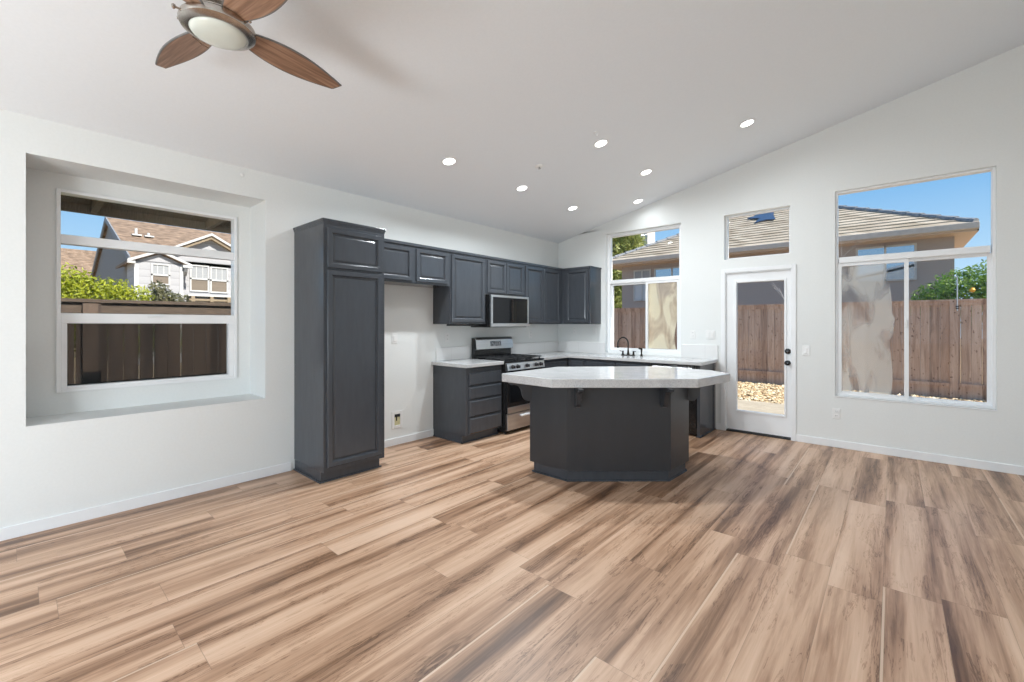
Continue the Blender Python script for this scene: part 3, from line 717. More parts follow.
for sx in (-.085, .085):
    MB().lathe([(.020, CT + .01), (.014, CT + .03), (.012, CT + .05), (.015, CT + .06), (.006, CT + .068)], (fx + sx, fy, 0), 18).tube([(fx + sx, fy, CT + .055), (fx + sx * 1.5, fy - .02, CT + .066)], .005, 8).build('handle', M['bronze'], t, smooth=True)
t = thing('side_sprayer', 'dark bronze side sprayer right of the gooseneck faucet', 'sprayer', (1.57, -.13, CT), 'sink fittings')
MB().lathe([(.021, CT), (.016, CT + .02), (.013, CT + .03)], (1.565, fy, 0), 18).build('holder', M['bronze'], t, smooth=True)
MB().lathe([(.010, CT + .03), (.012, CT + .07), (.015, CT + .10), (.010, CT + .115)], (1.565, fy, 0), 16).tube([(1.565, fy, CT + .10), (1.535, fy - .03, CT + .115)], [.012, .014], 10).build('spray_head', M['bronze'], t, smooth=True)

# range
rg = thing('gas_range', 'stainless gas range with black grates between the countertops', 'stove', (.33, -1.69, 0))
ry0, ry1 = -2.078, -1.312
MB().box(.03, .655, ry0, ry1, .03, .905).build('body', M['black'], rg, bev=.003)
for y in (ry0 + .05, ry1 - .05):
    for x in (.10, .60): MB().lathe([(.018, 0), (.018, .03)], (x, y, 0), 12).build('foot', M['rubber'], rg)
MB().box(.03, .690, ry0, ry1, .905, .925).build('cooktop', M['black'], rg, bev=.004)
mb = MB(); mb.extr([(.655, ry0 + .002, .800), (.700, ry0 + .002, .806), (.682, ry0 + .002, .900), (.655, ry0 + .002, .903)], (0, ry1 - ry0 - .004, 0)); cp = mb.build('control_panel', M['steel'], rg, bev=.003)
for y in (-1.985, -1.885, -1.695, -1.505, -1.405):
    kb = MB().lathe([(.026, 0), (.026, .006), (.020, .010), (.018, .036), (.012, .040)], (0, 0, 0), 20, 'x'); kb.box(.010, .045, -.004, .004, -.018, .018)
    kb.build('knob', M['iron'], rg, smooth=True, loc=(.692, y, .852))
MB().box(.655, .688, ry0 + .004, ry1 - .004, .268, .790).build('oven_door', M['black'], rg, bev=.004)
MB().box(.686, .692, ry0 + .05, ry1 - .05, .40, .70).build('oven_window', M['dark_glass'], rg)
MB().box(.686, .696, ry0 + .004, ry1 - .004, .268, .345).build('door_trim', M['steel'], rg, bev=.002)
MB().tube([(.735, ry0 + .05, .755), (.735, ry1 - .05, .755)], .012, 12).box(.688, .735, ry0 + .07, ry0 + .09, .748, .762).box(.688, .735, ry1 - .09, ry1 - .07, .748, .762).build('door_handle', M['steel'], rg, smooth=True)
dr = MB().box(.655, .690, ry0 + .004, ry1 - .004, .055, .258).build('storage_drawer', M['steel'], rg, bev=.004)
MB().box(.690, .712, ry0 + .26, ry1 - .26, .200, .224).build('drawer_handle', M['vinyl'], dr, bev=.006)
bg = MB(); bg.extr([(.03, ry0 + .01, .925), (.085, ry0 + .01, .925), (.085, ry0 + .01, 1.045), (.120, ry0 + .01, 1.052), (.105, ry0 + .01, 1.175), (.085, ry0 + .01, 1.200), (.03, ry0 + .01, 1.205)], (0, ry1 - ry0 - .02, 0))
bgo = bg.build('backguard', M['black'], rg, bev=.003)
mb = MB(); mb.extr([(.119, ry0 + .012, 1.048), (.128, ry0 + .012, 1.052), (.112, ry0 + .012, 1.180), (.090, ry0 + .012, 1.212), (.060, ry0 + .012, 1.214), (.060, ry0 + .012, 1.206), (.082, ry0 + .012, 1.205), (.104, ry0 + .012, 1.174)], (0, ry1 - ry0 - .024, 0))
mb.build('backguard_panel', M['steel'], rg, bev=.002)
mb = MB(); mb.extr([(.124, -1.80, 1.09), (.127, -1.80, 1.09), (.1185, -1.80, 1.16), (.1155, -1.80, 1.16)], (0, .22, 0)); mb.build('clock_display', M['display'], rg)
for gy in (-1.955, -1.695, -1.435):
    mb = MB()
    for x in (.11, .64): mb.box(x - .007, x + .007, gy - .118, gy + .118, .945, .958)
    for y in (gy - .112, gy, gy + .112): mb.box(.11, .64, y - .006, y + .006, .945, .960)
    for x in (.24, .375, .51): mb.box(x - .006, x + .006, gy - .112, gy + .112, .948, .962)
    for x in (.13, .62):
        for y in (gy - .10, gy + .10): mb.box(x - .008, x + .008, y - .008, y + .008, .925, .946)
    mb.build('burner_grate', M['iron'], rg, bev=.002)
    for x in (.24, .51):
        if gy == -1.695 and x == .51: continue
        MB().lathe([(.045, .925), (.045, .934), (.032, .936), (.032, .943), (.02, .944)], (x, gy, 0), 20).build('burner', M['iron'], rg, smooth=True)

# ------------------------------------------------------------------ island
isl = thing('kitchen_island', 'charcoal island base with angled front and curved corbels', 'kitchen island', (2.3, -2.3, 0))
body = [(1.735, -2.925), (2.155, -2.928), (2.842, -2.318), (2.862, -1.925), (2.70, -1.74), (2.44, -1.66), (1.735, -2.30)]
def inset(poly, d):
    n = len(poly); out = []
    for i in range(n):
        p0, p1, p2 = Vector(poly[i - 1]), Vector(poly[i]), Vector(poly[(i + 1) % n])
        a_ = (p1 - p0).normalized(); b2 = (p2 - p1).normalized()
        n1 = Vector((-a_.y, a_.x)); n2 = Vector((-b2.y, b2.x)); h = (n1 + n2); k = d / (h.normalized().dot(n1))
        out.append(tuple(p1 + h.normalized() * k))
    return out
MB().prism(body, .10, .852).build('body', M['island'], isl, bev=.002)
MB().prism(inset(body, .028), 0, .10).build('toe_kick', M['cab'], isl)
MB().prism(inset(body, .012), 0, .014).build('shoe_moulding', M['cab'], isl, bev=.003)
def corbel(p, n, label=None):
    """bracket: p on the face, n outward unit vector, width 0.04 across"""
    n = Vector((n[0], n[1], 0)).normalized(); s_ = Vector((-n.y, n.x, 0)); w = .020
    prof = [(0, .852), (.225, .852), (.225, .834), (.200, .822), (.175, .826), (.150, .820), (.126, .802), (.112, .776), (.104, .742), (.092, .704), (.070, .678), (.036, .668), (0, .682)]
    P = Vector((p[0], p[1], 0)); mb = MB()
    mb.extr([P + n * a_ + Vector((0, 0, z)) - s_ * w for a_, z in prof], s_ * 2 * w)
    return mb.build('corbel', M['island'], isl, bev=.003)
fd = Vector((.687, .61)).normalized(); fn = (fd.y, -fd.x)
A, Bp = Vector((2.155, -2.928)), Vector((2.842, -2.318))
corbel((1.748, -2.905), (-.66, -.75)); corbel(tuple(A.lerp(Bp, .10)), fn); corbel(tuple(A.lerp(Bp, .92)), fn); corbel((2.850, -1.940), (.80, .60))
top = [(1.548, -3.117), (2.143, -3.139), (3.075, -2.320), (3.165, -1.695), (2.93, -1.50), (2.34, -1.47), (1.56, -2.24)]
tag(MB().prism(top, .854, .930).build('island_countertop', M['quartz'], bev=.006), 'thick white quartz worktop with clipped corners on the island', 'countertop')

# ------------------------------------------------------------------ wall plates
def plate(name, label, cat, pos, n, w=.072, h=.116, kind='outlet', group=None):
    t = thing(name, label, cat, pos, group)
    x, y, z = pos
    def bx(mb, a, b, c, e, d0, d1):
        if n == 'x': return mb.box(d0, d1, y + a, y + b, z + c, z + e)
        return mb.box(x + a, x + b, -d1, -d0, z + c, z + e)
    bx(MB(), -w / 2, w / 2, -h / 2, h / 2, .0, .006).build('cover_plate', M['plate'], t, bev=.002)
    if kind == 'outlet':
        for dz in (-.024, .024):
            s_ = bx(MB(), -.017, .017, dz - .015, dz + .015, .006, .009).build('socket', M['plate'], t, bev=.003)
            mb = MB(); bx(mb, -.008, -.005, dz - .002, dz + .008, .009, .0095); bx(mb, .005, .008, dz - .002, dz + .008, .009, .0095); mb.build('slots', M['plate_dark'], s_)
    else:
        k = 2 if kind == 'double' else 1
        for i in range(k):
            o_ = (i - (k - 1) / 2) * .046
            bx(MB(), o_ - .016, o_ + .016, -.034, .034, .006, .010).build('rocker', M['plate'], t, bev=.003)
    return t
plate('light_switch', 'white switch plate on the wall in the fridge gap', 'light switch', (0, -3.257, 1.229), 'x', kind='switch')
plate('wall_outlet', 'white outlet above the short countertop left of the range', 'outlet', (0, -2.474, 1.222), 'x')
plate('wall_outlet', 'white outlet on the long wall right of the range', 'outlet', (0, -.762, 1.230), 'x')
plate('wall_outlet', 'white outlet nearest the corner below the corner wall cabinet', 'outlet', (.337, 0, 1.290), 'y')
plate('light_switch', 'white switch plate below the corner cabinet, nearer the sink window', 'light switch', (.716, 0, 1.290), 'y', kind='switch')
plate('wall_outlet', 'white outlet just right of the sink window', 'outlet', (2.250, 0, 1.252), 'y')
plate('light_switch', 'wide double switch plate between sink window and door', 'light switch', (2.478, 0, 1.254), 'y', w=.118, kind='double')
plate('light_switch', 'white switch plate right of the door', 'light switch', (3.546, 0, 1.082), 'y', kind='switch')
plate('wall_outlet', 'white outlet low on the wall under the large window', 'outlet', (3.834, 0, .382), 'y')
t = thing('water_supply_box', 'recessed ice-maker water box low in the fridge gap', 'utility box', (0, -3.222, .285))
mb = MB(); cy_, cz_ = -3.222, .290
frame_mb(mb, cy_ - .072, cy_ + .072, cz_ - .098, cz_ + .098, .034, 0, .007, mX(0)); mb.build('frame', M['plate'], t, bev=.002)
MB().box(-.0, .002, cy_ - .04, cy_ + .04, cz_ - .066, cz_ + .066).build('box_interior', M['brassy'], t)
MB().box(.002, .004, cy_ - .04, cy_ + .04, cz_ + .030, cz_ + .066).tube([(.006, cy_ - .012, cz_ + .06), (.006, cy_ - .012, cz_ - .01)], .007, 8).build('valve', M['iron'], t)
tag(MB().lathe([(.016, 0), (.015, .008), (.006, .011)], (0, -4.815, 2.71), 16, 'x').build('wall_hook', M['plate'], smooth=True), 'tiny white stub high on the wall above the window recess', 'hook')

# ------------------------------------------------------------------ recessed lights
ANG = -math.atan(SL)
def can_light(label, x, y, watts, group='round recessed lights in the ceiling'):
    t = thing('recessed_light', label, 'ceiling light', (x, y, ceil_z(x)), group, local=True); t.rotation_euler = (0, ANG, 0)
    MB().lathe([(.078, 0), (.082, -.004), (.078, -.008), (.062, -.008), (.058, -.002), (.058, 0)], seg=32).build('trim_ring', M['trim'], t, smooth=True)
    MB().lathe([(.0575, -.001), (.0575, -.005), (.03, -.0065)], seg=32).build('lens', M['lens'], t, smooth=True)
    ld = bpy.data.lights.new('lamp', 'AREA'); ld.shape = 'DISK'; ld.size = .11; ld.energy = watts; ld.color = (.90, .965, 1); ld.spread = math.radians(165)
    l = bpy.data.objects.new('lamp_light', ld); C.objects.link(l); l.parent = t; l.location = (0, 0, -.012)
    return t
for lab, x, y in (('recessed light over the fridge gap, nearest the pantry', 1.010, -3.300),
                  ('recessed light above the aisle before the range', 1.007, -2.172),
                  ('recessed light nearest the corner wall cabinet', .980, -1.050),
                  ('recessed light over the island, nearer the camera', 2.062, -2.172),
                  ('recessed light over the island side nearer the sink window', 2.052, -1.066),
                  ('recessed light close to the door wall above the sink window', 1.592, -.305),
                  ('recessed light highest on the slope, above the big window side', 3.165, -1.074)):
    can_light(lab, x, y, CAN_WATTS * ((1.0 if x < 1.5 else .68) if y < -2 else .24 if y < -.5 else .07))
for lx, ly, lab in ((2.80, -8.0, 'added fill lamp with a large clear globe shade behind the camera, nearer the kitchen'),
                    (2.68, -9.1, 'added fill lamp with a large clear globe shade behind the camera, nearer the yard opening')):
    lamp = thing('fill_lamp', lab, 'fill lamp', (lx, ly, 0), local=True)  # unseen lamp, added to brighten the walls and ceiling
    MB().lathe([(.20, 0), (.20, .015), (.03, .03)], seg=32).build('base', M['nickel'], lamp, smooth=True)
    MB().lathe([(.012, .02), (.012, .82)], seg=12).build('pole', M['nickel'], lamp, smooth=True)
    MB().lathe([(.38 * math.sin(a_), 1.18 - .38 * math.cos(a_)) for a_ in [PI * (.02 + .96 * k / 18) for k in range(19)]], seg=32).build('globe_shade', M['globe'], lamp, smooth=True)
    ld = bpy.data.lights.new('lamp', 'POINT'); ld.shadow_soft_size = .34; ld.energy = FILL_LAMP_WATTS; ld.color = (.86, .945, 1)
    l = bpy.data.objects.new('lamp_light', ld); C.objects.link(l); l.parent = lamp; l.location = (0, 0, 1.18)
t = thing('fire_sprinkler', 'small white fire sprinkler between the recessed lights', 'sprinkler', (1.433, -2.394, ceil_z(1.433)), local=True); t.rotation_euler = (0, ANG, 0)
MB().lathe([(.044, 0), (.044, -.005), (.034, -.012), (.016, -.014)], seg=24).build('escutcheon', M['plate'], t, smooth=True)
MB().lathe([(.006, -.008), (.006, -.028), (.016, -.030), (.016, -.033)], seg=16).build('deflector', M['galv'], t, smooth=True)

t = thing('ceiling_hook', 'tiny white swag hook on the ceiling above the island-side recessed light', 'hook', (2.13, -2.40, ceil_z(2.13)), local=True); t.rotation_euler = (0, ANG, 0)
MB().lathe([(.014, 0), (.013, -.006), (.004, -.008)], seg=16).build('rosette', M['plate'], t, smooth=True)
MB().tube([(0, 0, -.006), (0, 0, -.03), (.010, 0, -.045), (.022, 0, -.04), (.024, 0, -.026)], .0025, 8).build('hook', M['plate'], t, smooth=True)

# ------------------------------------------------------------------ ceiling fan
FX, FY, FH = 1.907, -5.49, 2.82
fan = thing('ceiling_fan', 'four-blade ceiling fan with brushed nickel body and frosted bowl light', 'ceiling fan', (FX, FY, FH), local=True)
ct = ceil_z(FX) - FH
MB().lathe([(.068, ct + .012), (.066, ct - .03), (.045, ct - .06), (.016, ct - .068)], seg=32).build('canopy', M['nickel'], fan, smooth=True)
MB().lathe([(.013, ct - .06), (.013, .09)], seg=16).build('downrod', M['nickel'], fan, smooth=True)
MB().lathe([(.02, .105), (.06, .10), (.105, .075), (.118, .06), (.118, .045), (.100, .034), (.100, .026), (.125, .022), (.128, .012), (.105, .008)], seg=48).build('motor_housing', M['nickel'], fan, smooth=True)
MB().lathe([(.100, .012), (.130, .012), (.142, .006), (.153, -.006), (.156, -.020), (.152, -.032), (.124, -.046), (.116, -.046), (.114, -.040), (.06, -.034)], seg=56).build('light_kit_ring', M['nickel'], fan, smooth=True)
MB().lathe([(.115, -.040), (.115, -.046), (.108, -.056), (.088, -.066), (.056, -.073), (.022, -.076), (.004, -.077)], seg=48).build('glass_bowl', M['bowl'], fan, smooth=True)
for k in range(3):
    a_ = math.radians(30 + 120 * k)
    MB().tube([(.13 * math.cos(a_), .13 * math.sin(a_), -.008), (.168 * math.cos(a_), .168 * math.sin(a_), -.008)], [.004, .005], 10).lathe([(.002, -.020), (.008, -.014), (.008, -.002), (.002, .004)], (.172 * math.cos(a_), .172 * math.sin(a_), 0), 12).build('thumb_screw', M['nickel'], fan, smooth=True)
BL_R0, BL_R1 = .115, .660
def blade_outline(inset_=0.0):
    up, lo = [], []
    n = 20
    for i in range(n + 1):
        t = i / n; r = BL_R0 + (BL_R1 - BL_R0) * t
        w = .036 + .072 * (math.sin(PI * min(1, t * 1.02) ** .80) ** 0.9 if t < .985 else 0)
        w = .040 * (1 - t) + .026 * t + .050 * math.sin(PI * t ** .85)
        up.append((r, w - inset_)); lo.append((r, -w + inset_))
    up[-1] = (BL_R1 - .02 - inset_, up[-1][1]); lo[-1] = (BL_R1 - inset_, lo[-1][1])
    return lo + up[::-1]
pitch = math.radians(-14)
blade0 = None
for k in range(4):
    az = math.radians((99.4, 189.4, 9.4, 304.0)[k])
    o1 = MB().extr([(x, y, -.0035) for x, y in blade_outline()], (0, 0, .007)).build('blade', M['blade_edge'], None)
    o1.parent = fan; o1.matrix_parent_inverse = Matrix.Identity(4)
    o1.location = (0, 0, 0.004); o1.rotation_euler = (Matrix.Rotation(az, 4, 'Z') @ Matrix.Rotation(pitch, 4, 'X')).to_euler()
    for z0 in (-.0045, .0035):
        v_ = MB().extr([(x, y, z0) for x, y in blade_outline(.0065)], (0, 0, .001)).build('wood_face', M['blade'], None); v_.parent = o1; v_.matrix_parent_inverse = Matrix.Identity(4)
    br = MB().extr([(.09, -.022, .004), (.17, -.034, .004), (.20, -.012, .004), (.20, .012, .004), (.17, .034, .004), (.09, .022, .004)], (0, 0, .006)).build('blade_iron', M['nickel'], None, bev=.002); br.parent = o1; br.matrix_parent_inverse = Matrix.Identity(4)

def ep(a_, b2, z): return (-.751 * a_ - .66 * b2, -.66 * a_ + .751 * b2, z)
MB().tube([ep(.12, 0, .03), ep(.195, 0, .03)], [.007, .006], 8).tube([ep(.185, 0, .03), ep(.19, .03, .012), ep(.185, .07, -.005), ep(.165, .11, -.02), ep(.14, .135, -.028)], .0028, 6).build('pull_chain', M['nickel'], fan, smooth=True)

# ------------------------------------------------------------------ outdoors: ground and fences
GZ = -0.10
struct('ground', MB().box(-60, 40, -40, 60, GZ - .3, GZ - .02), M['soil'], 'bare sandy ground around the house')
struct('patio', MB().box(-2.0, 12, 0.15, 3.32, GZ - .1, GZ), M['concrete'], 'pale concrete patio outside the door')
struct('patio_front', MB().box(-2.0, 12, -16, YF - .15, GZ - .1, GZ), M['concrete'], 'unseen concrete patio behind the camera, added for bounce light')  # added out of view so sunlight bounces in through the front opening
random.seed(4)
gm = MB()
for i in range(6500):
    x = random.uniform(-2.2, 7.6); y = random.uniform(3.34, 6.28); r = random.uniform(.02, .045)
    ang = random.uniform(0, PI); ca, sa = math.cos(ang), math.sin(ang)
    rx, ry, rz = r * random.uniform(.9, 1.4), r * random.uniform(.7, 1.0), r * random.uniform(.5, .8)
    pts = [(rx, 0, 0), (rx * .5, ry, .1 * rz), (-rx * .5, ry * .9, 0), (-rx, 0, 0), (-rx * .5, -ry, 0), (rx * .5, -ry * .9, 0), (.2 * rx, .1 * ry, rz), (0, 0, -rz)]
    z = GZ - .02 + random.uniform(.0, .03)
    gm.add([(x + ca * a - sa * b, y + sa * a + ca * b, z + c) for a, b, c in pts],
           [(0, 1, 6), (1, 2, 6), (2, 3, 6), (3, 4, 6), (4, 5, 6), (5, 0, 6), (1, 0, 7), (2, 1, 7), (3, 2, 7), (4, 3, 7), (5, 4, 7), (0, 5, 7)])
tag(gm.build('gravel_bed', M['gravel'], fix=False), 'bed of tan river pebbles between patio and back fence', 'gravel', kind='stuff')

# back fence, y = 6.4
fb = thing('wooden_fence', 'weathered reddish board fence behind the patio', 'fence', (2, 6.4, GZ))
mb = MB(); x = -6.5
while x < 10:
    w = .148; mb.box(x + .003, x + w - .003, 6.400 + random.uniform(-.004, .004), 6.42, .16, 1.86); x += w
mb.build('picket_boards', M['fence'], fb)
MB().box(-6.5, 10, 6.372, 6.44, 1.78, 1.86).build('top_rail', M['fence'], fb)
MB().box(-6.5, 10, 6.34, 6.47, 1.86, 1.895).build('cap_board', M['fence'], fb)
MB().box(-6.5, 10, 6.345, 6.44, .13, .20).build('bottom_rail', M['fence'], fb)
MB().box(-6.5, 10, 6.365, 6.43, GZ - .05, .13).build('kick_board', M['fence'], fb)
for x in (-4.9, -2.48, -.06, 2.36 + .48, 5.24, 7.7):
    MB().box(x - .06, x + .06, 6.338, 6.46, GZ, 1.87).build('fence_post', M['fence'], fb)
t = thing('standpipe', 'thin metal pipe standing above the fence post by the citrus tree', 'pipe', (5.30, 6.32, GZ))
MB().tube([(5.285, 6.322, 1.66), (5.285, 6.325, 2.30), (5.278, 6.325, 2.345), (5.26, 6.325, 2.36), (5.25, 6.325, 2.34)], .010, 8).build('pipe', M['galv'], t, smooth=True)
for z in (1.74, 1.70): MB().box(5.262, 5.308, 6.310, 6.345, z, z + .018).build('clamp', M['iron'], t)

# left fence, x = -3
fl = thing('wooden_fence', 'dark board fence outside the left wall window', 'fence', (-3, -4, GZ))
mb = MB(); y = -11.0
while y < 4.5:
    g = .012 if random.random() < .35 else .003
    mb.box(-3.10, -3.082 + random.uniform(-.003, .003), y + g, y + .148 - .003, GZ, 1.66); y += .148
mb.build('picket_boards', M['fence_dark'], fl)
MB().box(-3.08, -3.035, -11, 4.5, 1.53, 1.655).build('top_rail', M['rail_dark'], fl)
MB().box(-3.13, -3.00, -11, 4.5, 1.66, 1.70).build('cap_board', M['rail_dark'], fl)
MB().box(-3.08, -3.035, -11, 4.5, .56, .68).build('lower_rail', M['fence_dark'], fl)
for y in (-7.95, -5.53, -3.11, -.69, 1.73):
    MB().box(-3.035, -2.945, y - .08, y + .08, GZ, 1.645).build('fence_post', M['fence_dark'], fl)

# own eave over the left wall window
ev = MB()
def ez(x): return H - .02 + SL * x
ev.add([(-.15, -11, ez(-.15)), (-1.22, -11, ez(-1.22)), (-1.22, .6, ez(-1.22)), (-.15, .6, ez(-.15)), (-.15, -11, ez(-.15) + .12), (-1.22, -11, ez(-1.22) + .12), (-1.22, .6, ez(-1.22) + .12), (-.15, .6, ez(-.15) + .12)],
       [(0, 1, 2, 3), (7, 6, 5, 4), (0, 4, 5, 1), (1, 5, 6, 2), (2, 6, 7, 3), (3, 7, 4, 0)])
ev.box(-1.25, -1.21, -11, .6, 2.405, 2.62)
struct('trim_2', ev, M['eave_wood'], 'brown boarded eave with fascia outside the left window')
mb = MB()
for k in range(-6, 7):
    y = -5.66 + .61 * 1.45 * k
    mb.box(-1.21, -.5, y - .022, y + .022, ez(-1.21) - .07, ez(-1.21) + .02)
struct('trim_3', mb, M['eave_wood'], 'short rafter tails under the eave outside the left window')

# ------------------------------------------------------------------ foliage
def leaf_cloud(blobs, n, size, seed=1, squash=.9):
    rnd = random.Random(seed); mb = MB(); tot = sum(b[1] ** 2 for b in blobs)
    for c, r in blobs:
        for _ in range(int(n * r * r / tot)):
            d = Vector((rnd.gauss(0, 1), rnd.gauss(0, 1), rnd.gauss(0, 1))).normalized()
            rr = r * (rnd.random() ** .35) * rnd.uniform(.85, 1.08)
            p = Vector(c) + Vector((d.x, d.y, d.z * squash)) * rr
            nrm = (d + Vector((rnd.gauss(0, .7), rnd.gauss(0, .7), rnd.gauss(0, .7)))).normalized()
            a = nrm.orthogonal().normalized(); a.rotate(Matrix.Rotation(rnd.uniform(0, 6.28), 3, nrm)); b2 = nrm.cross(a)
            L = size * rnd.uniform(.7, 1.3); W = L * .32
            mb.add([p - a * L, p - b2 * W + nrm * W * .3, p + a * L, p + b2 * W + nrm * W * .3], [(0, 1, 2, 3)])
    return mb
def tree(name, label, cat, base, trunk, blobs, n, size, mat, seed=1, group=None):
    t = thing(name, label, cat, base, group)
    leaf_cloud(blobs, n, size, seed).build('foliage', mat, t, fix=False)
    MB().tube([base] + trunk, [.09, .07, .05][:len(trunk) + 1] if len(trunk) < 3 else .06, 8).build('trunk', M['bark'], t, smooth=True)
    return t
rnd = random.Random(9)
tree('citrus_tree', 'green citrus tree behind the back fence at right', 'tree', (5.6, 8.1, GZ), [(5.6, 8.1, 1.2), (5.55, 8.1, 2.0)],
     [((5.05, 8.0, 2.02), .42), ((5.45, 8.0, 2.25), .48), ((5.95, 8.1, 2.35), .55), ((6.35, 8.0, 2.2), .6), ((4.85, 7.9, 1.8), .32), ((5.7, 8.0, 1.8), .6)], 5200, .055, M['leaf_green'], 3)
tag(MB().lathe([(.005, -.05), (.03, -.042), (.05, 0), (.03, .042), (.005, .05)], (5.60, 7.45, 2.13), 16).build('orange_fruit', M['orange'], smooth=True), 'ripe orange hanging on the citrus tree above the fence', 'fruit')
tree('leafy_tree', 'yellow-green tree left of the chimney beyond the tiled roof', 'tree', (-9.4, 20.5, GZ), [(-9.4, 20.5, 2.2), (-9.3, 20.5, 5.0)],
     [((-8.9, 20.4, 7.2), 1.2), ((-9.5, 20.3, 6.2), 1.4), ((-9.4, 20.4, 4.6), 1.5), ((-9.4, 20.4, 3.0), 1.3), ((-8.5, 20.6, 6.3), .9), ((-10.2, 20.6, 6.9), 1.2)], 9000, .15, M['leaf_olive'], 5)
# hedge behind the left fence
hb = []
for y, z, r in ((-5.80, 2.06, .44), (-5.32, 1.94, .42), (-4.95, 1.84, .38), (-6.3, 2.0, .5)):
    hb += [((-4.9, y, z - .15), r), ((-4.85, y - .22, z - .02), r * .6), ((-4.8, y + .2, z - .04), r * .6), ((-4.9, y, z - .7), r * 1.1)]
hb += [((-5.4, -4.50, 1.62), .34), ((-5.4, -4.42, 1.1), .4)]
hg = thing('leafy_hedge', 'lime green hedge growing above the dark fence outside the left window', 'hedge', (-4.9, -5.4, GZ))
leaf_cloud(hb, 15000, .036, 20).build('foliage', M['leaf_lime'], hg, fix=False)
for y in (-6.3, -5.8, -5.32, -4.95):
    MB().tube([(-4.9, y, GZ), (-4.9, y, 1.0), (-4.88, y + .05, 1.6)], [.05, .04, .02], 8).build('stem', M['bark'], hg, smooth=True)
tree('leafy_bush', 'darker bush with spiky twigs behind the fence below the white bay', 'bush', (-4.35, -4.55, GZ), [(-4.35, -4.56, 1.0), (-4.35, -4.6, 1.8)],
     [((-4.35, -4.66, 1.96), .13), ((-4.35, -4.60, 1.82), .17), ((-4.35, -4.40, 1.76), .15)], 700, .035, M['leaf_dark'], 33)
rt = random.Random(12); tw = MB()
def twig(p, d, L, r, depth):
    q = p + d * L; tw.tube([p, q], [r, r * .6], 5)
    if depth:
        for _ in range(3):
            twig(p.lerp(q, rt.uniform(.45, 1)), (d + Vector((rt.uniform(-.7, .7), rt.uniform(-.3, .3), rt.uniform(-.1, .4)))).normalized(), L * rt.uniform(.45, .7), r * .55, depth - 1)
twig(Vector((2.12, 8.2, GZ)), Vector((.02, 0, 1)), 2.1, .03, 3)
tag(tw.build('bare_shrub', M['twig'], smooth=True), 'bare pale-twigged shrub behind the fence, seen through the door glass', 'shrub')
# palm frond peeking under the eave
pm = thing('palm_tree', 'distant palm with spiky fronds at the top left of the window', 'tree', (-18, -5.75, GZ))
MB().tube([(-18, -6.3, GZ), (-18, -6.3, 6.4)], [.16, .12], 8).build('trunk', M['bark'], pm, smooth=True)
mb = MB()
for k in range(16):
    a_ = 2 * PI * k / 16; d = Vector((math.cos(a_), math.sin(a_), 0)); prev = Vector((-18, -6.3, 6.4))
    for s_ in range(6):
        q = prev + d * .17 + Vector((0, 0, .12 - .07 * s_)); sd = Vector((-d.y, d.x, 0)) * (.10 - .012 * s_)
        mb.add([prev - sd, prev + sd, q + sd * .8, q - sd * .8], [(0, 1, 2, 3)]); prev = q
mb.build('fronds', M['leaf_dark'], pm, fix=False)

# ------------------------------------------------------------------ neighbour house behind the back fence (stucco, tile hip roof)
nh = thing('neighbor_house', 'taupe stucco house with tiled hip roof beyond the back fence', 'house', (1, 14, GZ))
EX0, EX1, EY, EZ = -4.45, 5.90, 9.40, 3.69     # eave line
WX0, WX1, WY = -3.92, 5.52, 10.0
MB().box(WX0, WX1, WY, 19.5, GZ, 3.74).build('wall', M['stucco'], nh)
mb = MB(); RUN = 5.17; PIT = .50
n = 20
ecx = (EX0 + EX1) / 2
for i in range(n):
    a0, a1 = RUN * i / n, RUN * (i + 1) / n
    z0, z1 = EZ + .19 + PIT * a0, EZ + .19 + PIT * a1
    up = .030
    # front slope, right slope, left slope as stepped courses
    mb.add([(EX0 + a0, EY + a0, z0 + up), (EX1 - a0, EY + a0, z0 + up), (EX1 - a1, EY + a1, z1), (EX0 + a1, EY + a1, z1),
            (EX0 + a0, EY + a0, z0), (EX1 - a0, EY + a0, z0)], [(0, 1, 2, 3), (4, 5, 1, 0)])
    YB = 20.1
    mb.add([(EX1 - a0, EY + a0, z0 + up), (EX1 - a0, YB - a0, z0 + up), (EX1 - a1, YB - a1, z1), (EX1 - a1, EY + a1, z1), (EX1 - a0, EY + a0, z0), (EX1 - a0, YB - a0, z0)], [(0, 1, 2, 3), (4, 5, 1, 0)])
    mb.add([(EX0 + a0, EY + a0, z0 + up), (EX0 + a0, YB - a0, z0 + up), (EX0 + a1, YB - a1, z1), (EX0 + a1, EY + a1, z1), (EX0 + a0, EY + a0, z0), (EX0 + a0, YB - a0, z0)], [(3, 2, 1, 0), (0, 1, 5, 4)])
mb.build('roof', M['tile_roof'], nh, fix=False)
mb = MB()
for sx, ex in ((1, EX0), (-1, EX1)):
    for i in range(17):
        a0 = .05 + RUN * i / 17; a1 = a0 + .33
        p = [(ex + sx * a0, EY + a0, EZ + .21 + PIT * a0), (ex + sx * a1, EY + a1, EZ + .20 + PIT * a1)]
        mb.tube(p, [.085, .065], 8)
mb.build('ridge_tiles', M['ridge_tile'], nh, fix=False)
mb = MB().box(EX0, EX1, EY, EY + .03, EZ, EZ + .18).box(EX1 - .03, EX1, EY, 20, EZ, EZ + .18).box(EX0, EX0 + .03, EY, 20, EZ, EZ + .18)
mb.build('fascia', M['fascia'], nh)
MB().box(EX0 + .03, EX1 - .03, EY + .03, 20, EZ, EZ + .02).build('soffit', M['fascia'], nh)
mb = MB(); mb.extr([(EX0, EY - .10, EZ + .05), (EX0, EY, EZ + .04), (EX0, EY, EZ + .20), (EX0, EY - .12, EZ + .20)], (EX1 - EX0, 0, 0)); mb.build('gutter', M['gutter'], nh, bev=.01)
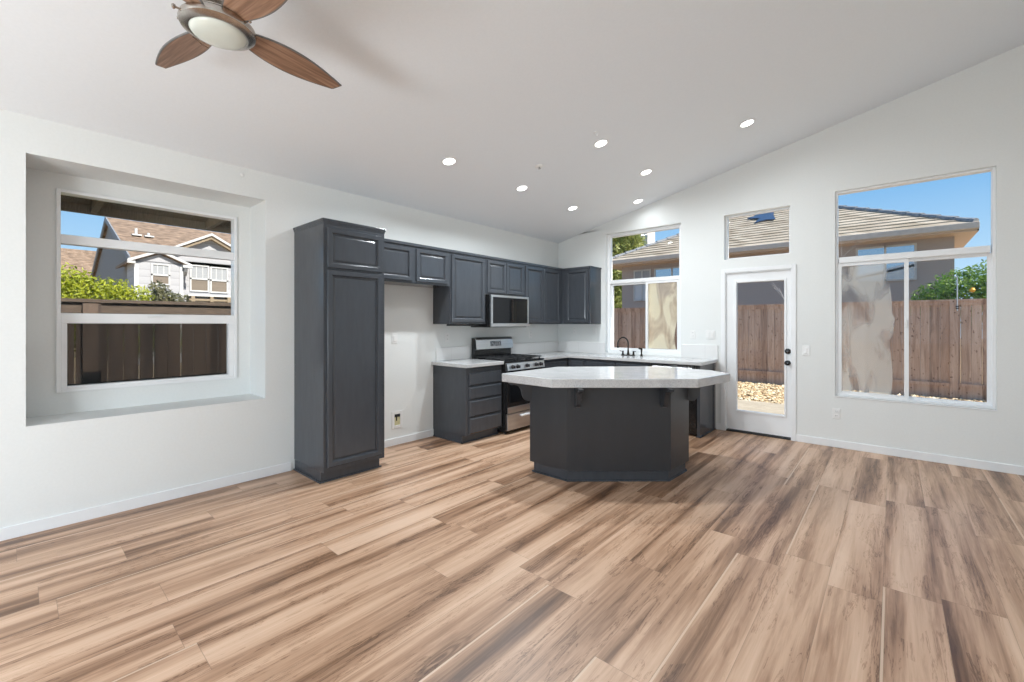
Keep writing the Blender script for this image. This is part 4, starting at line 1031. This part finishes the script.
def ext_window(parent, u0, u1, z0, z1, face, mp, cols=2, fill='pane_out', bars=0, split=None, name='window'):
    mb = MB(); fw = .05; frame_mb(mb, u0, u1, z0, z1, fw, -.02, -.05, mp)
    for k in range(1, cols): xx = u0 + (u1 - u0) * k / cols; mb_box(mb, xx - fw / 2, xx + fw / 2, z0, z1, -.02, -.05, mp)
    if split: mb_box(mb, u0, u1, split - .03, split + .03, -.02, -.05, mp)
    f = mb.build(name, M['white_out'], parent)
    mb = MB(); mb_box(mb, u0 + .03, u1 - .03, z0 + .03, (split or z1 - .03), -.005, -.022, mp)
    mb.build('pane', M[fill], f)
    if split:
        mb = MB(); mb_box(mb, u0 + .03, u1 - .03, split, z1 - .03, -.005, -.022, mp); mb.build('upper_pane', M['blind_dim'], f)
    if bars:
        mb = MB()
        for k in range(1, bars): xx = u0 + (u1 - u0) * k / bars; mb_box(mb, xx - .012, xx + .012, split or z0, z1, -.022, -.03, mp)
        mb.build('glazing_bars', M['white_out'], f)
    return f
mpN = lambda u, z, d: (u, WY + d, z)
ext_window(nh, 3.50, 4.80, 2.60, 3.60, 'y', mpN, 2)
ext_window(nh, -3.40, -2.70, 2.30, 3.52, 'y', mpN, 2, 'blind', split=2.95)
ext_window(nh, -2.56, -1.20, 2.30, 3.52, 'y', mpN, 2)
MB().box(.0, .3, 0, .2, 0, .01).build('roof_vent', M['galv'], nh, loc=(0, 0, 0)).location = (-1.4, 11.4, 5.02)
# flat dark blue patch just above the front slope
def rz(y): return EZ + .19 + PIT * (y - EY) + .06
pts = [(.10, 12.40), (.35, 12.60), (.30, 12.95), (.42, 13.2), (.90, 12.95), (1.0, 12.3), (1.15, 11.80), (.82, 11.9), (.50, 11.72), (.58, 12.2)]
mb = MB(); mb.extr([(x, y, rz(y)) for x, y in pts], (0, 0, .03)); mb.build('roof_blue_patch', M['blue_panel'], nh)

# ------------------------------------------------------------------ grey house seen through the left window
gh = thing('gabled_house', 'two-storey pale house with brown shingle roof beyond the left fence', 'house', (-23, 2, GZ))
RX, RZ, EXF, EXB, EZg = -23.7, 6.47, -17.0, -30.4, 3.92
YG, YE = -3.37, 14.0
gz_f = lambda x: EZg + (RZ - EZg) * (1 - abs(x - RX) / (EXF - RX))
MB().extr([(EXB + .3, YG + .12, GZ), (EXF - .25, YG + .12, GZ), (EXF - .25, YG + .12, EZg - .05), (RX, YG + .12, RZ - .12), (EXB + .3, YG + .12, EZg - .05)], (0, YE - YG, 0)).build('gable_wall', M['siding_grey'], gh)
MB().extr([(EXF, YG, EZg), (RX, YG, RZ), (EXB, YG, EZg), (EXB, YG, EZg - .14), (RX, YG, RZ - .15), (EXF, YG, EZg - .14)], (0, YE - YG + .5, 0)).build('roof', M['shingle'], gh)
MB().extr([(EXF + .02, YG - .04, EZg + .01), (RX, YG - .04, RZ + .02), (EXB, YG - .04, EZg + .01), (EXB, YG - .04, EZg - .22), (RX, YG - .04, RZ - .23), (EXF + .02, YG - .04, EZg - .22)], (0, .05, 0)).build('rake_board', M['ridge_tile'], gh)
# front bay with small gable
BYa, BYb = -3.33, -1.90; BX = -16.4
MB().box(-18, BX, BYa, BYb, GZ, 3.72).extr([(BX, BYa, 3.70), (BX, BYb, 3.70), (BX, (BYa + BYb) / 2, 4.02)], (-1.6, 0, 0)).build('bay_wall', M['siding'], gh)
ym = (BYa + BYb) / 2
mb = MB(); mb.extr([(BX + .12, -3.52, 3.72), (BX + .12, ym, 4.16), (BX + .12, -1.66, 3.70), (BX + .12, -1.66, 3.60), (BX + .12, ym, 4.05), (BX + .12, -3.52, 3.62)], (-3.0, 0, 0)); mb.build('bay_roof', M['shingle'], gh)
mb = MB(); mb.extr([(BX + .17, -3.54, 3.74), (BX + .17, ym, 4.18), (BX + .17, -1.64, 3.72), (BX + .17, -1.64, 3.63), (BX + .17, ym, 4.08), (BX + .17, -3.54, 3.64)], (-.06, 0, 0))
mb.box(BX + .0, BX + .16, -3.54, -3.32, 3.60, 3.68).box(BX, BX + .16, -1.92, -1.62, 3.58, 3.68); mb.build('bay_fascia', M['white_out'], gh)
MB().box(BX, BX + .03, BYa - .01, BYa + .11, GZ, 3.6).box(BX, BX + .03, BYb - .10, BYb + .01, GZ, 3.6).build('corner_boards', M['white_out'], gh)
MB().extr([(BX, BYb + .02, 3.58), (BX + .22, BYb + .02, 3.58), (BX + .14, BYb + .02, 3.42), (BX, BYb + .02, 3.26)], (0, .10, 0)).build('corbel', M['ridge_tile'], gh)
# large front gable wing
WX = -17.0; gy0, gy1, gpy, gpz = -2.15, 1.45, -.86, 5.10
gpy = -.86
sl_g = (5.10 - 4.36) / (2.185 - .858)
yl, yr_ = -2.40, .95
zl = 5.10 - sl_g * (gpy - yl); zr = 5.10 - sl_g * (yr_ - gpy)
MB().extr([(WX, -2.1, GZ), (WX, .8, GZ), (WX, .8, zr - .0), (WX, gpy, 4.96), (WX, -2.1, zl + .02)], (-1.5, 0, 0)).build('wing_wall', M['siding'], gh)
mb = MB(); mb.extr([(WX + .25, yl, zl), (WX + .25, gpy, 5.10), (WX + .25, yr_, zr), (WX + .25, yr_, zr - .10), (WX + .25, gpy, 4.99), (WX + .25, yl, zl - .10)], (-6.0, 0, 0)); mb.build('wing_roof', M['shingle'], gh)
mb = MB(); mb.extr([(WX + .30, yl - .02, zl + .02), (WX + .30, gpy, 5.13), (WX + .30, yr_ + .02, zr + .02), (WX + .30, yr_ + .02, zr - .07), (WX + .30, gpy, 5.03), (WX + .30, yl - .02, zl - .07)], (-.06, 0, 0)); mb.build('wing_fascia', M['white_out'], gh)
mb = MB(); mb.extr([(WX + .24, yl, zl - .08), (WX + .24, gpy, 5.02), (WX + .24, yr_, zr - .08), (WX + .24, yr_, zr - .20), (WX + .24, gpy, 4.89), (WX + .24, yl, zl - .20)], (-.23, 0, 0)); mb.build('wing_soffit', M['eave_wood'], gh)
mpBay = lambda u, z, d: (BX - d, u, z); mpW = lambda u, z, d: (WX - d, u, z)
ext_window(gh, -2.86, -2.30, 2.87, 3.66, 'x', mpBay, 1, 'shade_brown', bars=3, split=3.24)
ext_window(gh, -1.55, -.90, 2.72, 3.80, 'x', mpW, 1, 'shade_brown', bars=3, split=3.24)
ext_window(gh, -.86, -.22, 2.70, 3.78, 'x', mpW, 1, 'shade_brown', bars=3, split=3.22)
fbx = thing('flower_box', 'dark flower box rail under the paired windows of the pale house', 'planter', (-16.9, -.85, 2.35))
mb = MB().box(-16.99, -16.72, -1.62, -.12, 2.34, 2.42)
for y in (-1.5, -.86, -.25): mb.box(-16.99, -16.70, y - .06, y + .06, 2.30, 2.52)
mb.build('shelf', M['eave_wood'], fbx); MB().box(-16.99, -16.7, -1.66, -.08, 2.52, 2.58).build('sill', M['white_out'], fbx)
for y, h in ((-2.72, .32), (-2.30, .18)):
    p = gz_f(-20.5)
    MB().tube([(-20.5, y, p - .1), (-20.5, y, p + h)], .05, 10).box(-20.75, -20.25, y - .16, y + .16, p - .02, p + .04).build('roof_vent_pipe', M['white_out'], gh)
ch = thing('distant_house', 'house with a tall pale chimney rising behind the tiled roof', 'house', (-11, 26, GZ))
MB().box(-15, -9.1, 24.0, 30.0, GZ, 5.2).build('wall', M['stucco'], ch)
MB().extr([(-15.4, 23.6, 5.1), (-8.7, 23.6, 5.1), (-12.0, 23.6, 6.3)], (0, 6.8, 0)).build('roof', M['shingle'], ch)
MB().box(-9.95, -9.05, 23.99, 25.3, GZ, 9.0).box(-10.02, -8.98, 23.92, 25.37, 8.85, 9.05).build('chimney', M['stucco_pale'], ch)
# farther roof at the left edge
fr_ = thing('distant_house', 'distant house with brown shingle roof at the left window edge', 'house', (-36, -4, GZ))
MB().box(-40, -34, -9, -1.5, GZ, 4.0).build('wall', M['siding_grey'], fr_)
MB().extr([(-33, -9.3, 3.7), (-38, -9.3, 6.55), (-43, -9.3, 3.7)], (0, 8.2, 0)).build('roof', M['shingle'], fr_)
